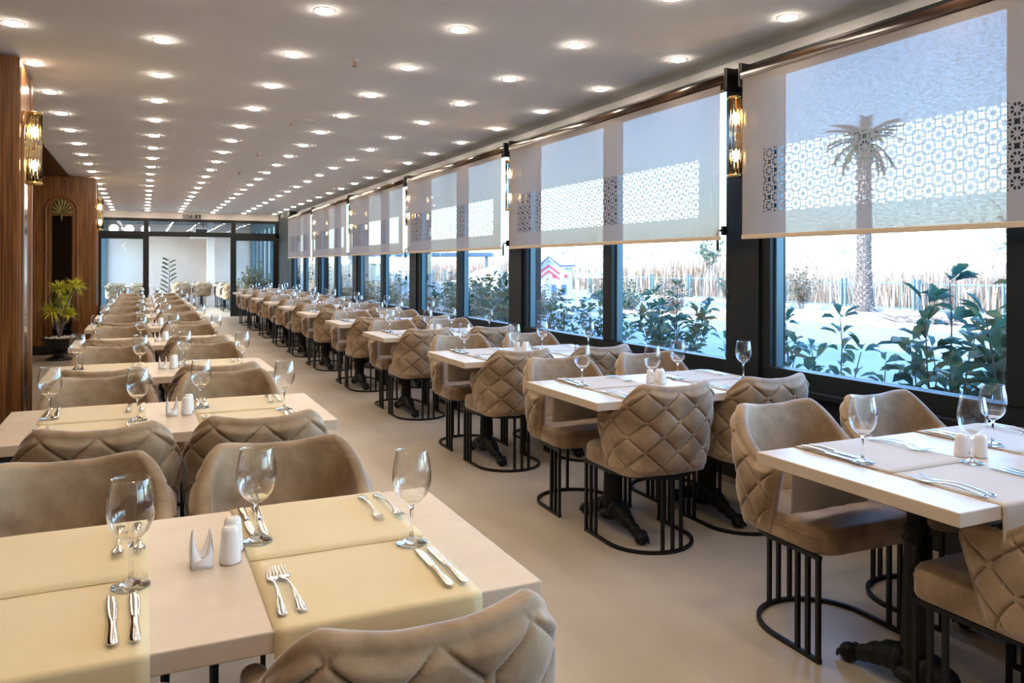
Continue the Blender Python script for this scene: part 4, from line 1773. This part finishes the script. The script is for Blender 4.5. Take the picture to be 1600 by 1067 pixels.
tag(mb.build('dry_reeds', reed_mat), 'broad band of pale dry reeds behind the fence', 'reeds', kind='stuff')

# bare trees on the horizon
for q in range(22):
    y = 22 + q * 5.0
    x = 62 + 6 * sin(q * 1.7)
    sapling('bare_tree', 'hazy bare tree on the horizon, %s from the right' % (ORD[q + 1] if q < 21 else 'last'), (x, y, -.06), 3.6 + 1.3 * abs(sin(q * 2.3)), 2.6, 200 + q, None, group='bare trees on the horizon',
            trunk=.12, nb=16, leaves=0, tm=twig_mat)

# playhouse
ph = thing('playhouse', 'small white-blue wooden playhouse with a red chevron gable', 'playhouse', (11.3, 21.3, -.03), -.50)
mb = MB()
mb.prism([(-.62, 0), (.62, 0), (.62, 1.36), (.22, 1.36), (-.1, 1.62), (-.42, 1.36), (-.62, 1.33)], 0, .9)
mb.build('walls', white_wood, ph)
mb = MB()
top = [(-.72, 1.33), (-.45, 1.36), (-.1, 1.67), (.25, 1.39), (.70, 1.40)]
mb.prism(top + [(x, z + .055) for x, z in reversed(top)], -.10, 1.0)
mb.build('roof', slate_roof, ph)
mb = MB()
for z in (0, -.16):
    mb.prism([(-.44, 1.20 + z), (-.1, 1.47 + z), (.24, 1.20 + z), (.18, 1.17 + z), (-.1, 1.39 + z), (-.38, 1.17 + z)], -.02, 0)
for x in (-.40, .06, .42):
    mb.box(x - .05, x + .05, -.02, 0, 1.06, 1.16)
mb.build('red_trim', red_paint, ph)
mb = MB()
for x in (-.45, .05, .36):
    mb.box(x - .07, x + .07, -.012, 0, .55, .85)
mb.build('shutter', slate_roof, ph)
dk = thing('play_balcony', 'white railed wooden play balcony right of the playhouse', 'play balcony', (14.1, 23.6, -.03), -.5)
mb = MB(); mb.box(-.55, .55, 0, .8, 1.0, 1.1)
for x in (-.5, .5):
    mb.box(x - .05, x + .05, .05, .15, 0, 1.0); mb.box(x - .05, x + .05, .65, .75, 0, 1.0)
mb.build('deck', rock_mat, dk)
mb = MB(); mb.box(-.55, .55, 0, .03, 1.36, 1.42); mb.box(-.55, .55, 0, .03, 1.12, 1.17)
for k in range(7):
    mb.box(-.53 + .17 * k, -.48 + .17 * k, 0, .03, 1.12, 1.40)
mb.build('railing', white_wood, dk)
# lamp post
mb = MB(); mb.lathe([(.05, 0), (.045, .3), (.035, 4.2), (.02, 4.25)], 12)
lp = mb.build('flag_pole', white_paint, None, (10.6, 16.6, -.03)); tag(lp, 'slim white pole standing left of the second window mullion', 'pole')
# canopy shelter
sh = thing('canopy_shelter', 'long flat blue-grey canopy roof seen through the third window', 'shelter', (9.6, 29.0, -.03), -.45)
mb = MB(); mb.box(-2.8, 2.8, 0, 2.5, 1.78, 1.92)
mb.build('roof', slate_roof, sh)
for x in (-2.6, 0, 2.6):
    mb = MB(); mb.box(x - .06, x + .06, .1, .22, 0, 1.78)
    mb.build('post', fence_mat, sh)
# wavy cream wall
mb = MB()
prof = [(-3.0, 0)] + [(-3 + 6 * k / 30, 1.12 + .34 * sin(k / 30 * 2 * pi * 1.15 + .4)) for k in range(31)] + [(3.0, 0)]
mb.prism(prof, 0, .35)
o = fixnormals(mb.build('wavy_wall', cream_wall, None, (8.4, 26.0, -.03), -.55)); tag(o, 'curvy-topped cream garden wall seen through the third window', 'garden wall')
mb = MB(); mb.prism([(-1.5, 0), (-1.35, 1.5), (1.6, 1.5), (1.6, 0)], 0, .35)
o = fixnormals(mb.build('slanted_wall', cream_wall, None, (7.3, 31.5, -.03), -.4)); tag(o, 'cream garden wall with a slanted left end seen through the fourth window', 'garden wall')
# rock wall
rq = random.Random(31)
for q, (x, y, s0) in enumerate(((7.15, 22.0, .55), (7.6, 21.6, .45), (7.3, 21.3, .33), (6.9, 21.4, .4))):
    mb = MB()
    n = 12
    rings = []
    for j in range(7):
        a = -pi / 2 + pi * j / 6
        rings.append([(s0 * max(.03, cos(a)) * cos(2 * pi * k / n) * rq.uniform(.85, 1.1), s0 * max(.03, cos(a)) * sin(2 * pi * k / n) * rq.uniform(.85, 1.1), s0 * 1.15 * (sin(a) + .9) * rq.uniform(.95, 1.02)) for k in range(n)])
    mb.loft(rings)
    o = fixnormals(mb.build('boulder', rock_mat, None, (x, y, -.03)))
    tag(o, '%s brown boulder in the rockery beyond the third window' % ('tallest', 'right-hand', 'lowest', 'left-hand')[q], 'boulder', 'rockery boulders')
